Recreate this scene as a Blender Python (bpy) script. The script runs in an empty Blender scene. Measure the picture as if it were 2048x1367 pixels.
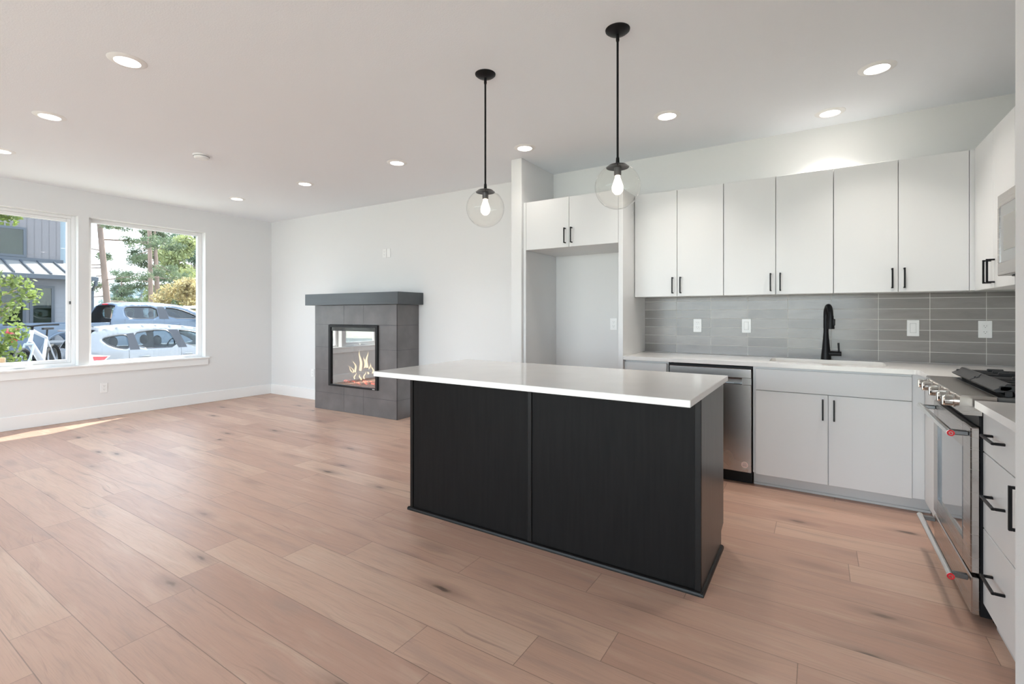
import bpy, bmesh, math, random
from mathutils import Vector, Matrix
import numpy as np

sc = bpy.context.scene
COL = sc.collection
PI = math.pi
rng = random.Random(7)

# ------------------------------------------------------------------ camera
cam_d = bpy.data.cameras.new('camera')
cam = bpy.data.objects.new('camera', cam_d)
COL.objects.link(cam)
cam.location = (0, 0, 1.26)
cam.rotation_euler = (PI / 2, 0, math.radians(32.57))
cam_d.sensor_fit = 'HORIZONTAL'
cam_d.sensor_width = 36
cam_d.lens = 961.5 * 36 / 2048
cam_d.shift_y = -(683.5 - 629) / 2048
cam_d.clip_start = 0.05
cam_d.clip_end = 2000
sc.camera = cam

# ------------------------------------------------------------------ light and exposure
LAMP_W = 2.6            # each recessed light
SKY = 5.8
sc.view_settings.view_transform = 'Standard'
sc.view_settings.look = 'None'
sc.view_settings.exposure = 0.8
sc.view_settings.gamma = 1.0
sc.view_settings.use_curve_mapping = False
w = bpy.data.worlds.new('sky')
sc.world = w
w.use_nodes = True
nt = w.node_tree
nt.nodes.clear()
tc = nt.nodes.new('ShaderNodeTexCoord')
sx = nt.nodes.new('ShaderNodeSeparateXYZ')
rp = nt.nodes.new('ShaderNodeValToRGB')
rp.color_ramp.elements[0].position = 0.0
rp.color_ramp.elements[0].color = (0.82, 0.92, 1.0, 1)
rp.color_ramp.elements[1].position = 0.9
rp.color_ramp.elements[1].color = (0.60, 0.76, 1.0, 1)
bg = nt.nodes.new('ShaderNodeBackground')
bg.inputs[1].default_value = SKY
wo = nt.nodes.new('ShaderNodeOutputWorld')
nt.links.new(tc.outputs['Generated'], sx.inputs[0])
nt.links.new(sx.outputs[2], rp.inputs[0])
nt.links.new(rp.outputs[0], bg.inputs[0])
nt.links.new(bg.outputs[0], wo.inputs[0])

sun_d = bpy.data.lights.new('sun', 'SUN')
sun_d.energy = 20.0
sun_d.angle = math.radians(0.6)
sun_d.color = (1.0, 0.95, 0.86)
sun = bpy.data.objects.new('sun', sun_d)
COL.objects.link(sun)
sun.rotation_euler = Vector((0.42, -1.0, -1.36)).to_track_quat('-Z', 'Y').to_euler()

cy = sc.cycles
cy.use_denoising = True
cy.max_bounces = 12
cy.diffuse_bounces = 6
cy.glossy_bounces = 5
cy.transmission_bounces = 6
cy.transparent_max_bounces = 16
cy.caustics_reflective = False
cy.caustics_refractive = False
cy.sample_clamp_indirect = 6.0


def portal(x, y, z, w_, h_, rot):
    d = bpy.data.lights.new('portal', 'AREA')
    d.shape = 'RECTANGLE'
    d.size, d.size_y = w_, h_
    d.cycles.is_portal = True
    o = bpy.data.objects.new('portal', d)
    COL.objects.link(o)
    o.location = (x, y, z)
    o.rotation_euler = rot


# ------------------------------------------------------------------ materials
def new_mat(name):
    m = bpy.data.materials.new(name)
    m.use_nodes = True
    return m, m.node_tree, m.node_tree.nodes['Principled BSDF']


def pbr(name, col, rough=0.5, metal=0.0, spec=None, bump=None, vary=None, coat=0, emit=None, alpha=None):
    m, nt, b = new_mat(name)
    b.inputs['Base Color'].default_value = (*col, 1)
    b.inputs['Roughness'].default_value = rough
    b.inputs['Metallic'].default_value = metal
    if spec is not None:
        b.inputs['Specular IOR Level'].default_value = spec
    if coat:
        b.inputs['Coat Weight'].default_value = coat
        b.inputs['Coat Roughness'].default_value = 0.05
    if emit:
        b.inputs['Emission Color'].default_value = (*emit[0], 1)
        b.inputs['Emission Strength'].default_value = emit[1]
    if alpha is not None:
        b.inputs['Alpha'].default_value = alpha
    if bump or vary:
        tc = nt.nodes.new('ShaderNodeTexCoord')
    if vary:  # (scale, amount, (stretch))
        mp = nt.nodes.new('ShaderNodeMapping')
        mp.inputs['Scale'].default_value = vary[2] if len(vary) > 2 else (1, 1, 1)
        nz = nt.nodes.new('ShaderNodeTexNoise')
        nz.inputs['Scale'].default_value = vary[0]
        nz.inputs['Detail'].default_value = 5
        nt.links.new(tc.outputs['Object'], mp.inputs[0])
        nt.links.new(mp.outputs[0], nz.inputs['Vector'])
        r = nt.nodes.new('ShaderNodeValToRGB')
        a = vary[1]
        r.color_ramp.elements[0].position = 0.3
        r.color_ramp.elements[1].position = 0.7
        r.color_ramp.elements[0].color = (*[max(0, c * (1 - a)) for c in col], 1)
        r.color_ramp.elements[1].color = (*[min(1, c * (1 + a)) for c in col], 1)
        nt.links.new(nz.outputs[0], r.inputs[0])
        nt.links.new(r.outputs[0], b.inputs['Base Color'])
    if bump:  # (scale, strength, stretch)
        mp2 = nt.nodes.new('ShaderNodeMapping')
        mp2.inputs['Scale'].default_value = bump[2] if len(bump) > 2 else (1, 1, 1)
        n2 = nt.nodes.new('ShaderNodeTexNoise')
        n2.inputs['Scale'].default_value = bump[0]
        n2.inputs['Detail'].default_value = 3
        bp = nt.nodes.new('ShaderNodeBump')
        bp.inputs['Strength'].default_value = bump[1]
        bp.inputs['Distance'].default_value = 0.01
        nt.links.new(tc.outputs['Object'], mp2.inputs[0])
        nt.links.new(mp2.outputs[0], n2.inputs['Vector'])
        nt.links.new(n2.outputs[0], bp.inputs['Height'])
        nt.links.new(bp.outputs[0], b.inputs['Normal'])
    return m


def glass_mat(name, tint=(1, 1, 1), ior=1.45, refl=None, rough=0.0):
    """clear sheet: see-through plus mirror reflection by fresnel (or a fixed share)"""
    m = bpy.data.materials.new(name)
    m.use_nodes = True
    nt = m.node_tree
    nt.nodes.clear()
    out = nt.nodes.new('ShaderNodeOutputMaterial')
    mix = nt.nodes.new('ShaderNodeMixShader')
    tr = nt.nodes.new('ShaderNodeBsdfTransparent')
    tr.inputs[0].default_value = (*tint, 1)
    gl = nt.nodes.new('ShaderNodeBsdfGlossy')
    gl.inputs['Roughness'].default_value = rough
    if refl is None:
        g = G(nt)
        lw = nt.nodes.new('ShaderNodeLayerWeight')
        lw.inputs[0].default_value = 0.5
        f0 = ((ior - 1) / (ior + 1)) ** 2
        fr = g.m('ADD', g.m('MULTIPLY', g.m('POWER', lw.outputs['Facing'], 5.0), 1 - f0), f0)
        nt.links.new(fr, mix.inputs[0])
    else:
        mix.inputs[0].default_value = refl
    nt.links.new(tr.outputs[0], mix.inputs[1])
    nt.links.new(gl.outputs[0], mix.inputs[2])
    nt.links.new(mix.outputs[0], out.inputs[0])
    return m


def emit_mat(name, col, s):
    m = bpy.data.materials.new(name)
    m.use_nodes = True
    nt = m.node_tree
    nt.nodes.clear()
    out = nt.nodes.new('ShaderNodeOutputMaterial')
    e = nt.nodes.new('ShaderNodeEmission')
    e.inputs[0].default_value = (*col, 1)
    e.inputs[1].default_value = s
    nt.links.new(e.outputs[0], out.inputs[0])
    return m


class G:
    """small helper for building math node graphs"""
    def __init__(s, nt):
        s.nt = nt

    def m(s, op, a, b=None, c=None):
        n = s.nt.nodes.new('ShaderNodeMath')
        n.operation = op
        for i, v in enumerate((a, b, c)):
            if v is None:
                continue
            if isinstance(v, (int, float)):
                n.inputs[i].default_value = v
            else:
                s.nt.links.new(v, n.inputs[i])
        return n.outputs[0]

    def vec(s, x, y, z=0.0):
        n = s.nt.nodes.new('ShaderNodeCombineXYZ')
        for i, v in enumerate((x, y, z)):
            if isinstance(v, (int, float)):
                n.inputs[i].default_value = v
            else:
                s.nt.links.new(v, n.inputs[i])
        return n.outputs[0]

    def xyz(s):
        t = s.nt.nodes.new('ShaderNodeTexCoord')
        n = s.nt.nodes.new('ShaderNodeSeparateXYZ')
        s.nt.links.new(t.outputs['Object'], n.inputs[0])
        return n.outputs

    def white(s, v):
        n = s.nt.nodes.new('ShaderNodeTexWhiteNoise')
        n.noise_dimensions = '3D'
        s.nt.links.new(v, n.inputs['Vector'])
        return n.outputs

    def noise(s, v, scale=1.0, detail=4, rough=0.55, dist=0.0):
        n = s.nt.nodes.new('ShaderNodeTexNoise')
        n.inputs['Scale'].default_value = scale
        n.inputs['Detail'].default_value = detail
        n.inputs['Roughness'].default_value = rough
        n.inputs['Distortion'].default_value = dist
        s.nt.links.new(v, n.inputs['Vector'])
        return n.outputs[0]

    def ramp(s, f, stops):
        n = s.nt.nodes.new('ShaderNodeValToRGB')
        cr = n.color_ramp
        while len(cr.elements) < len(stops):
            cr.elements.new(0.5)
        for e, (p, c) in zip(cr.elements, stops):
            e.position = p
            e.color = (*c, 1) if len(c) == 3 else c
        s.nt.links.new(f, n.inputs[0])
        return n.outputs[0]

    def sstep(s, f, a, b):
        n = s.nt.nodes.new('ShaderNodeMapRange')
        n.interpolation_type = 'SMOOTHSTEP'
        n.inputs['From Min'].default_value = a
        n.inputs['From Max'].default_value = b
        s.nt.links.new(f, n.inputs['Value'])
        return n.outputs[0]

    def mix(s, f, a, b, mode='MIX'):
        n = s.nt.nodes.new('ShaderNodeMix')
        n.data_type = 'RGBA'
        n.blend_type = mode
        for i, v in ((0, f), (6, a), (7, b)):
            if isinstance(v, (int, float)):
                n.inputs[i].default_value = v
            elif isinstance(v, tuple):
                n.inputs[i].default_value = (*v, 1)
            else:
                s.nt.links.new(v, n.inputs[i])
        return n.outputs[2]


def floor_mat():
    m, nt, b = new_mat('oak_planks')
    g = G(nt)
    x, y, z = g.xyz()
    W, L = 0.188, 1.42
    r = g.m('DIVIDE', g.m('SUBTRACT', y, 0.519), W)
    row = g.m('FLOOR', r)
    fy = g.m('FRACT', r)
    rr = g.white(g.vec(row, 3.1, 0.7))[0]
    xs = g.m('ADD', g.m('DIVIDE', x, L), g.m('MULTIPLY', rr, 9.37))
    colm = g.m('FLOOR', xs)
    fx = g.m('FRACT', xs)
    rnd, rcol = g.white(g.vec(row, colm, 1.3))
    sep = nt.nodes.new('ShaderNodeSeparateColor')
    nt.links.new(rcol, sep.inputs[0])
    r1, r2, r3 = sep.outputs
    off = g.m('MULTIPLY', rnd, 43.0)
    base = g.ramp(r1, [(0.0, (0.445, 0.268, 0.202)), (0.35, (0.495, 0.306, 0.23)), (0.7, (0.535, 0.342, 0.256)), (1.0, (0.575, 0.386, 0.288))])
    # broad cloudy tone along the board
    cl = g.noise(g.vec(g.m('ADD', g.m('MULTIPLY', x, 0.9), off), g.m('MULTIPLY', y, 6.0), off), 1.6, 4, 0.6, 0.6)
    base = g.mix(g.m('MULTIPLY', g.sstep(cl, 0.5, 0.75), 0.6), base, (0.36, 0.25, 0.205))
    base = g.mix(g.m('MULTIPLY', g.sstep(cl, 0.5, 0.25), 0.35), base, (0.66, 0.51, 0.40))
    # grain
    gx = g.m('ADD', g.m('MULTIPLY', x, 1.7), off)
    warp = g.noise(g.vec(g.m('MULTIPLY', x, 1.3), g.m('MULTIPLY', y, 3.0), off), 1.5, 2)
    gy = g.m('ADD', g.m('MULTIPLY', y, 34.0), g.m('MULTIPLY', warp, 4.5))
    gr = g.noise(g.vec(gx, gy, off), 1.5, 6, 0.65, 0.2)
    base = g.mix(g.m('MULTIPLY', g.sstep(gr, 0.48, 0.72), 0.30), base, (0.32, 0.21, 0.16))
    fine = g.noise(g.vec(g.m('MULTIPLY', x, 5.0), g.m('MULTIPLY', y, 170.0), off), 1.0, 3, 0.6)
    base = g.mix(g.m('MULTIPLY', g.sstep(fine, 0.48, 0.7), 0.28), base, (0.32, 0.22, 0.17))
    # knots and dark streaks
    vo = nt.nodes.new('ShaderNodeTexVoronoi')
    vo.inputs['Scale'].default_value = 1.0
    kx = g.m('ADD', g.m('MULTIPLY', x, 1.55), off)
    wob = g.noise(g.vec(g.m('MULTIPLY', x, 14.0), g.m('MULTIPLY', y, 30.0), off), 1.0, 3)
    ky = g.m('MULTIPLY', y, 5.3)
    nt.links.new(g.vec(g.m('ADD', kx, g.m('MULTIPLY', wob, 0.05)), g.m('ADD', ky, g.m('MULTIPLY', wob, 0.16)), off), vo.inputs['Vector'])
    vd = vo.outputs['Distance']
    sepk = nt.nodes.new('ShaderNodeSeparateColor')
    nt.links.new(vo.outputs['Color'], sepk.inputs[0])
    keep = g.m('GREATER_THAN', sepk.outputs[0], 0.2)
    core = g.m('MULTIPLY', g.sstep(vd, 0.11, 0.04), keep)
    halo = g.m('MULTIPLY', g.sstep(vd, 0.34, 0.05), keep)
    base = g.mix(g.m('MULTIPLY', halo, 0.55), base, (0.25, 0.16, 0.125))
    base = g.mix(g.m('MULTIPLY', core, 0.85), base, (0.10, 0.065, 0.05))
    st = g.noise(g.vec(g.m('ADD', g.m('MULTIPLY', x, 0.8), off), g.m('ADD', g.m('MULTIPLY', y, 26.0), g.m('MULTIPLY', warp, 3.0)), off), 1.0, 5, 0.62, 0.25)
    streak = g.m('MULTIPLY', g.sstep(st, 0.62, 0.74), g.m('GREATER_THAN', r2, 0.3))
    base = g.mix(g.m('MULTIPLY', streak, 0.6), base, (0.155, 0.10, 0.08))
    # joints
    e1 = g.m('MINIMUM', fy, g.m('SUBTRACT', 1.0, fy))
    e2 = g.m('MULTIPLY', g.m('MINIMUM', fx, g.m('SUBTRACT', 1.0, fx)), L / W)
    ed = g.m('MINIMUM', e1, e2)
    joint = g.sstep(ed, 0.012, 0.004)
    base = g.mix(g.m('MULTIPLY', joint, 0.55), base, (0.10, 0.07, 0.055))
    nt.links.new(base, b.inputs['Base Color'])
    rough = g.m('ADD', g.m('MULTIPLY', gr, 0.14), 0.30)
    nt.links.new(rough, b.inputs['Roughness'])
    b.inputs['Specular IOR Level'].default_value = 0.5
    bp = nt.nodes.new('ShaderNodeBump')
    bp.inputs['Strength'].default_value = 0.25
    bp.inputs['Distance'].default_value = 0.002
    h = g.m('SUBTRACT', g.m('MULTIPLY', gr, 0.6), g.m('MULTIPLY', joint, 1.0))
    nt.links.new(h, bp.inputs['Height'])
    nt.links.new(bp.outputs[0], b.inputs['Normal'])
    return m


def tile_mat():
    m, nt, b = new_mat('grey_tile')
    g = G(nt)
    x, y, z = g.xyz()
    u = g.m('DIVIDE', g.m('ADD', x, 1.0967), 0.2941)
    v = g.m('DIVIDE', g.m('SUBTRACT', z, 0.9150), 0.0777)
    cu, cv = g.m('FLOOR', u), g.m('FLOOR', v)
    fu, fv = g.m('FRACT', u), g.m('FRACT', v)
    rnd = g.white(g.vec(cu, cv, 4.2))[0]
    base = g.ramp(rnd, [(0.0, (0.245, 0.228, 0.216)), (0.5, (0.29, 0.271, 0.258)), (1.0, (0.335, 0.313, 0.298))])
    n1 = g.noise(g.vec(g.m('ADD', g.m('MULTIPLY', x, 6.0), g.m('MULTIPLY', rnd, 30.0)), g.m('MULTIPLY', z, 22.0), rnd), 1.0, 5, 0.6, 0.4)
    base = g.mix(g.m('MULTIPLY', g.sstep(n1, 0.35, 0.75), 0.45), base, (0.215, 0.208, 0.205))
    e1 = g.m('MULTIPLY', g.m('MINIMUM', fu, g.m('SUBTRACT', 1.0, fu)), 0.2941)
    e2 = g.m('MULTIPLY', g.m('MINIMUM', fv, g.m('SUBTRACT', 1.0, fv)), 0.0777)
    jt = g.sstep(g.m('MINIMUM', e1, e2), 0.0021, 0.0013)
    base = g.mix(jt, base, (0.64, 0.62, 0.59))
    nt.links.new(base, b.inputs['Base Color'])
    nt.links.new(g.m('ADD', g.m('MULTIPLY', jt, 0.5), 0.22), b.inputs['Roughness'])
    bp = nt.nodes.new('ShaderNodeBump')
    bp.inputs['Strength'].default_value = 0.4
    bp.inputs['Distance'].default_value = 0.002
    nt.links.new(g.m('SUBTRACT', g.m('MULTIPLY', n1, 0.3), jt), bp.inputs['Height'])
    nt.links.new(bp.outputs[0], b.inputs['Normal'])
    return m


def siding_mat(name, col, axis, pitch, vertical):
    m, nt, b = new_mat(name)
    g = G(nt)
    o = g.xyz()
    f = g.m('FRACT', g.m('DIVIDE', o[axis], pitch))
    if vertical:
        ln = g.m('LESS_THAN', f, 0.16)
    else:
        ln = g.m('LESS_THAN', f, 0.07)
    base = g.mix(g.m('MULTIPLY', ln, 0.5), col, tuple(c * 0.5 for c in col))
    nt.links.new(base, b.inputs['Base Color'])
    b.inputs['Roughness'].default_value = 0.7
    return m


def steel_mat(name, axis_scale, col=(0.49, 0.455, 0.43), rough=0.27):
    m, nt, b = new_mat(name)
    g = G(nt)
    o = g.xyz()
    n = g.noise(g.vec(g.m('MULTIPLY', o[0], axis_scale[0]), g.m('MULTIPLY', o[1], axis_scale[1]), g.m('MULTIPLY', o[2], axis_scale[2])), 1.0, 3)
    b.inputs['Base Color'].default_value = (*col, 1)
    b.inputs['Metallic'].default_value = 1.0
    nt.links.new(g.m('ADD', g.m('MULTIPLY', n, 0.03), rough - 0.015), b.inputs['Roughness'])
    return m


WALL = pbr('wall_paint', (0.765, 0.767, 0.765), 0.65, bump=(180, 0.06))
CEIL = pbr('ceiling_paint', (0.86, 0.89, 0.93), 0.75, bump=(120, 0.08))
TRIM = pbr('trim_paint', (0.86, 0.86, 0.85), 0.35)
VINYL = pbr('white_vinyl', (0.86, 0.86, 0.86), 0.35)
CAB = pbr('cabinet_white', (0.72, 0.725, 0.725), 0.38)
CABIN = pbr('cabinet_grey_toe', (0.60, 0.60, 0.595), 0.5)
BLACK = pbr('black_metal', (0.008, 0.008, 0.009), 0.4, spec=.22)
BLACKG = pbr('black_gloss', (0.008, 0.008, 0.01), 0.12)
IRON = pbr('cast_iron', (0.035, 0.036, 0.038), 0.48, bump=(300, 0.1))
QUARTZ = pbr('white_quartz', (0.80, 0.785, 0.765), 0.12, vary=(6, 0.02))
STEEL_V = steel_mat('brushed_steel_vertical', (2, 2, 2))
STEEL_X = steel_mat('brushed_steel_horizontal', (3, 3, 300))
CHROME = pbr('polished_steel', (0.75, 0.73, 0.70), 0.12, metal=1.0)
STEELD = pbr('dark_steel', (0.22, 0.23, 0.24), 0.3, metal=1.0)
ESPR = pbr('espresso_wood', (0.0085, 0.0076, 0.0073), 0.42, spec=.1, vary=(4, 0.2, (14, 14, 1)), bump=(8, 0.02, (30, 30, 1)))
ESPR_T = pbr('espresso_trim', (0.009, 0.008, 0.0075), 0.35, spec=.2)
SLATE = pbr('slate_tile', (0.118, 0.110, 0.110), 0.36, vary=(5, 0.22), spec=.95)
GROUT = pbr('dark_grout', (0.07, 0.07, 0.075), 0.8)
MANTEL = pbr('mantel_charcoal', (0.042, 0.050, 0.056), 0.30, spec=.8, vary=(2, 0.1, (1, 8, 8)))
PLASTIC = pbr('white_plastic', (0.85, 0.85, 0.84), 0.3)
SLOT = pbr('grey_slot', (0.16, 0.16, 0.16), 0.6)
RED = pbr('red_enamel', (0.55, 0.02, 0.03), 0.25)
GLASS = glass_mat('window_glass', (0.68, 0.69, 0.688), 1.45)
CLEAR = glass_mat('clear_glass', (0.97, 0.985, 0.98), 1.45)
GLOBE = glass_mat('globe_glass', (1.0, 0.994, 0.98), 1.4)
FIREGLASS = glass_mat('fire_glass', (0.85, 0.85, 0.85), refl=0.42)
OVENGLASS = pbr('oven_glass', (0.02, 0.02, 0.02), 0.05, spec=1.0, coat=1.0)
LENS = emit_mat('lamp_lens', (1.0, 0.93, 0.84), 9.0)
BULB = emit_mat('bulb_glow', (1.0, 0.80, 0.55), 14.0)
BULBG = emit_mat('glowing_bulb', (1.0, 0.84, 0.66), 3.2)
FLOORM = floor_mat()
TILE = tile_mat()

# ------------------------------------------------------------------ mesh helpers
LOCAL = set()


class MB:
    def __init__(s):
        s.bm = bmesh.new()

    def box(s, x0, x1, y0, y1, z0, z1, bev=0.0, seg=2):
        x0, x1 = min(x0, x1), max(x0, x1)
        y0, y1 = min(y0, y1), max(y0, y1)
        z0, z1 = min(z0, z1), max(z0, z1)
        bm = s.bm
        r = bmesh.ops.create_cube(bm, size=1.0)
        vs = r['verts']
        for v in vs:
            v.co = Vector((x0 + (v.co.x + .5) * (x1 - x0), y0 + (v.co.y + .5) * (y1 - y0), z0 + (v.co.z + .5) * (z1 - z0)))
        if bev:
            es = list({e for v in vs for e in v.link_edges})
            bmesh.ops.bevel(bm, geom=es, offset=bev, segments=seg, affect='EDGES', profile=0.5)
        return s

    def prism(s, pts, axis, a0, a1):
        """polygon extruded along axis; pts are the two other coordinates in xyz order"""
        def P(p, a):
            if axis == 'x':
                return (a, p[0], p[1])
            if axis == 'y':
                return (p[0], a, p[1])
            return (p[0], p[1], a)
        A = [s.bm.verts.new(P(p, a0)) for p in pts]
        B = [s.bm.verts.new(P(p, a1)) for p in pts]
        fs = [s.bm.faces.new(A), s.bm.faces.new(B[::-1])]
        n = len(pts)
        for i in range(n):
            fs.append(s.bm.faces.new((A[i], B[i], B[(i + 1) % n], A[(i + 1) % n])))
        bmesh.ops.recalc_face_normals(s.bm, faces=fs)
        return s

    def tube(s, pts, r, n=12, cap=True, closed=False):
        pts = [Vector(p) for p in pts]
        rs = r if isinstance(r, (list, tuple)) else [r] * len(pts)
        rings = []
        up = None
        N = len(pts)
        for i, p in enumerate(pts):
            if closed:
                t = (pts[(i + 1) % N] - pts[i - 1]).normalized()
            else:
                t = (pts[min(i + 1, N - 1)] - pts[max(i - 1, 0)]).normalized()
            if up is None:
                up = Vector((0, 0, 1)) if abs(t.z) < 0.9 else Vector((1, 0, 0))
            u = (up - t * up.dot(t)).normalized()
            up = u
            v = t.cross(u)
            rings.append([s.bm.verts.new(p + (u * math.cos(2 * PI * k / n) + v * math.sin(2 * PI * k / n)) * rs[i]) for k in range(n)])
        fs = []
        for i in range(N if closed else N - 1):
            A, B = rings[i], rings[(i + 1) % N]
            for k in range(n):
                fs.append(s.bm.faces.new((A[k], A[(k + 1) % n], B[(k + 1) % n], B[k])))
        if cap and not closed:
            fs.append(s.bm.faces.new(rings[0][::-1]))
            fs.append(s.bm.faces.new(rings[-1]))
        bmesh.ops.recalc_face_normals(s.bm, faces=fs)
        return s

    def lathe(s, prof, c=(0, 0, 0), n=32, axis='z'):
        """prof: (radius, height) list; radius 0 closes"""
        def P(r, h, a):
            x, y = r * math.cos(a), r * math.sin(a)
            v = {'z': (x, y, h), 'x': (h, x, y), 'y': (x, h, y)}[axis]
            return Vector(v) + Vector(c)
        rings = []
        for r, h in prof:
            if r < 1e-6:
                rings.append([s.bm.verts.new(P(0, h, 0))])
            else:
                rings.append([s.bm.verts.new(P(r, h, 2 * PI * k / n)) for k in range(n)])
        fs = []
        for A, B in zip(rings[:-1], rings[1:]):
            for k in range(n):
                k2 = (k + 1) % n
                if len(A) == 1 and len(B) == 1:
                    continue
                if len(A) == 1:
                    fs.append(s.bm.faces.new((A[0], B[k2], B[k])))
                elif len(B) == 1:
                    fs.append(s.bm.faces.new((A[k], A[k2], B[0])))
                else:
                    fs.append(s.bm.faces.new((A[k], A[k2], B[k2], B[k])))
        bmesh.ops.recalc_face_normals(s.bm, faces=fs)
        return s

    def ball(s, c, r, sub=2, sc_=(1, 1, 1), jit=0.0):
        res = bmesh.ops.create_icosphere(s.bm, subdivisions=sub, radius=1.0)
        for v in res['verts']:
            k = 1 + (rng.uniform(-jit, jit) if jit else 0)
            v.co = Vector((c[0] + v.co.x * r * sc_[0] * k, c[1] + v.co.y * r * sc_[1] * k, c[2] + v.co.z * r * sc_[2] * k))
        return s

    def build(s, name, mat, parent=None, ang=35, origin0=False):
        me = bpy.data.meshes.new(name)
        bm = s.bm
        if parent is not None:
            root = parent
            while root.parent:
                root = root.parent
            off = Vector((0, 0, 0)) if root.name in LOCAL else root.location.copy()
        elif origin0:
            off = Vector((0, 0, 0))
        else:
            xs = [v.co for v in bm.verts]
            off = Vector(((min(v.x for v in xs) + max(v.x for v in xs)) / 2, (min(v.y for v in xs) + max(v.y for v in xs)) / 2, min(v.z for v in xs)))
        if off.length:
            bmesh.ops.translate(bm, verts=bm.verts, vec=-off)
        bm.to_mesh(me)
        bm.free()
        if ang:
            me.polygons.foreach_set('use_smooth', [True] * len(me.polygons))
            me.set_sharp_from_angle(angle=math.radians(ang))
        me.materials.append(mat)
        o = bpy.data.objects.new(name, me)
        COL.objects.link(o)
        if parent is not None:
            o.parent = parent
        else:
            o.location = off
        return o


def tag(o, label=None, cat=None, group=None, kind=None):
    if label:
        o['label'] = label
    if cat:
        o['category'] = cat
    if group:
        o['group'] = group
    if kind:
        o['kind'] = kind
    return o


def thing(name, label, cat, loc, group=None, rz=0.0, local=False):
    o = bpy.data.objects.new(name, None)
    o.empty_display_size = 0.05
    COL.objects.link(o)
    o.location = loc
    o.rotation_euler = (0, 0, rz)
    if local:
        LOCAL.add(o.name)
    return tag(o, label, cat, group)


def struct(name, mb, mat, parent=None):
    o = mb.build(name, mat, parent, origin0=True)
    if parent is None:
        o['kind'] = 'structure'
    return o


def dup(root, loc, label=None, group=None, rz=None):
    def cp(o, par):
        c = o.copy()
        COL.objects.link(c)
        if par is not None:
            c.parent = par
        for ch in o.children:
            cp(ch, c)
        return c
    r = cp(root, None)
    r.location = loc
    if rz is not None:
        r.rotation_euler = (0, 0, rz)
    if label:
        r['label'] = label
    if group:
        r['group'] = group
    return r


# ------------------------------------------------------------------ setting
H = 2.74
XW = -7.42           # inner face of the window wall
XWO = -7.59          # outer face
YR = -3.2            # rear wall (behind the camera)
YK = 4.52            # kitchen wall
XR = 1.17            # right wall
struct('floor', MB().box(XWO, XR + .15, YR - .15, 4.75, -0.2, 0.0), FLOORM)
struct('ceiling', MB().box(XWO, XR + .15, YR - .15, 4.75, H, H + .2), CEIL)

W1 = (1.14, 2.04)
W2 = (2.141, 3.445)
WZ = (0.656, 2.437)
m = MB()
m.box(XWO, XW, YR - .15, W1[0], 0, H)
m.box(XWO, XW, W1[1], W2[0], WZ[0], WZ[1])
m.box(XWO, XW, W2[1], 4.75, 0, H)
m.box(XWO, XW, W1[0], W2[1], 0, WZ[0])
m.box(XWO, XW, W1[0], W2[1], WZ[1], H)
struct('wall_left', m, WALL)
m = MB()
m.prism([(XW, 4.43), (-2.42, 4.522), (-2.42, YK), (XR, YK), (XR, 4.75), (XW, 4.75)], 'z', 0, H)
struct('wall_back', m, WALL)
struct('wall_center', MB().box(-2.483, -2.366, 3.87, 4.519, 0, H, .004, 1), WALL)
struct('wall_right', MB().box(XR, XR + .15, YR - .15, 4.75, 0, H), WALL)
struct('wall_front', MB().box(0.43, XR, 1.63, 1.762, 0, H, .004, 1), WALL)
RD = (-6.0, 0.9)    # unseen wide glazed opening, added behind the camera to supply soft daylight
m = MB()
m.box(XW, RD[0], YR - .15, YR, 0, H)
m.box(RD[1], XR, YR - .15, YR, 0, H)
m.box(RD[0], RD[1], YR - .15, YR, 2.42, H)
struct('wall_rear', m, WALL)
m = MB()
for a, b in ((RD[0], RD[0] + .06), (RD[1] - .06, RD[1]), (-5.2, -5.1), (-3.2, -3.1), (-1.2, -1.1)):
    m.box(a, b, YR - .11, YR - .05, 0, 2.42)
m.box(RD[0], RD[1], YR - .11, YR - .05, 0, .06)
m.box(RD[0], RD[1], YR - .11, YR - .05, 2.36, 2.42)
d1 = struct('added_glazing', m, VINYL)
struct('pane', MB().box(RD[0] + .06, RD[1] - .06, YR - .084, YR - .078, .06, 2.36), CLEAR, d1)

# baseboards
BBH = 0.15
struct('baseboard_left', MB().box(XW, XW + .016, YR, 4.428, 0, BBH, .004, 1), TRIM)


def wall_y(x):
    return 4.43 + (x - XW) * (4.522 - 4.43) / 5.0


m = MB()
for a, b in ((XW + .018, -5.80), (-4.2, -2.485)):
    m.prism([(a, wall_y(a) - .016), (b, wall_y(b) - .016), (b, wall_y(b)), (a, wall_y(a))], 'z', 0, BBH)
m.box(-2.36 + .03, -1.43, YK - .016, YK, 0, BBH)
struct('baseboard_back', m, TRIM)
# stool and apron below the windows
m = MB()
m.box(XW - .02, XW + .032, 1.08, 3.492, .634, .656, .003, 1)
m.box(XW, XW + .019, 1.10, 3.478, .546, .634, .003, 1)
struct('trim_1', m, TRIM)

# window 2: fixed light
F0, F1 = -7.588, -7.53
m = MB()
fw = .052
m.box(F0, F1, W2[0], W2[0] + fw, *WZ, .003, 1)
m.box(F0, F1, W2[1] - fw, W2[1], *WZ, .003, 1)
m.box(F0, F1, W2[0] + fw, W2[1] - fw, WZ[1] - .047, WZ[1], .003, 1)
m.box(F0, F1, W2[0] + fw, W2[1] - fw, WZ[0], WZ[0] + .032, .003, 1)
w2 = struct('window_2', m, VINYL)
struct('pane', MB().box(-7.562, -7.556, W2[0] + fw - .004, W2[1] - fw + .004, WZ[0] + .03, WZ[1] - .045), GLASS, w2)
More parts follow.
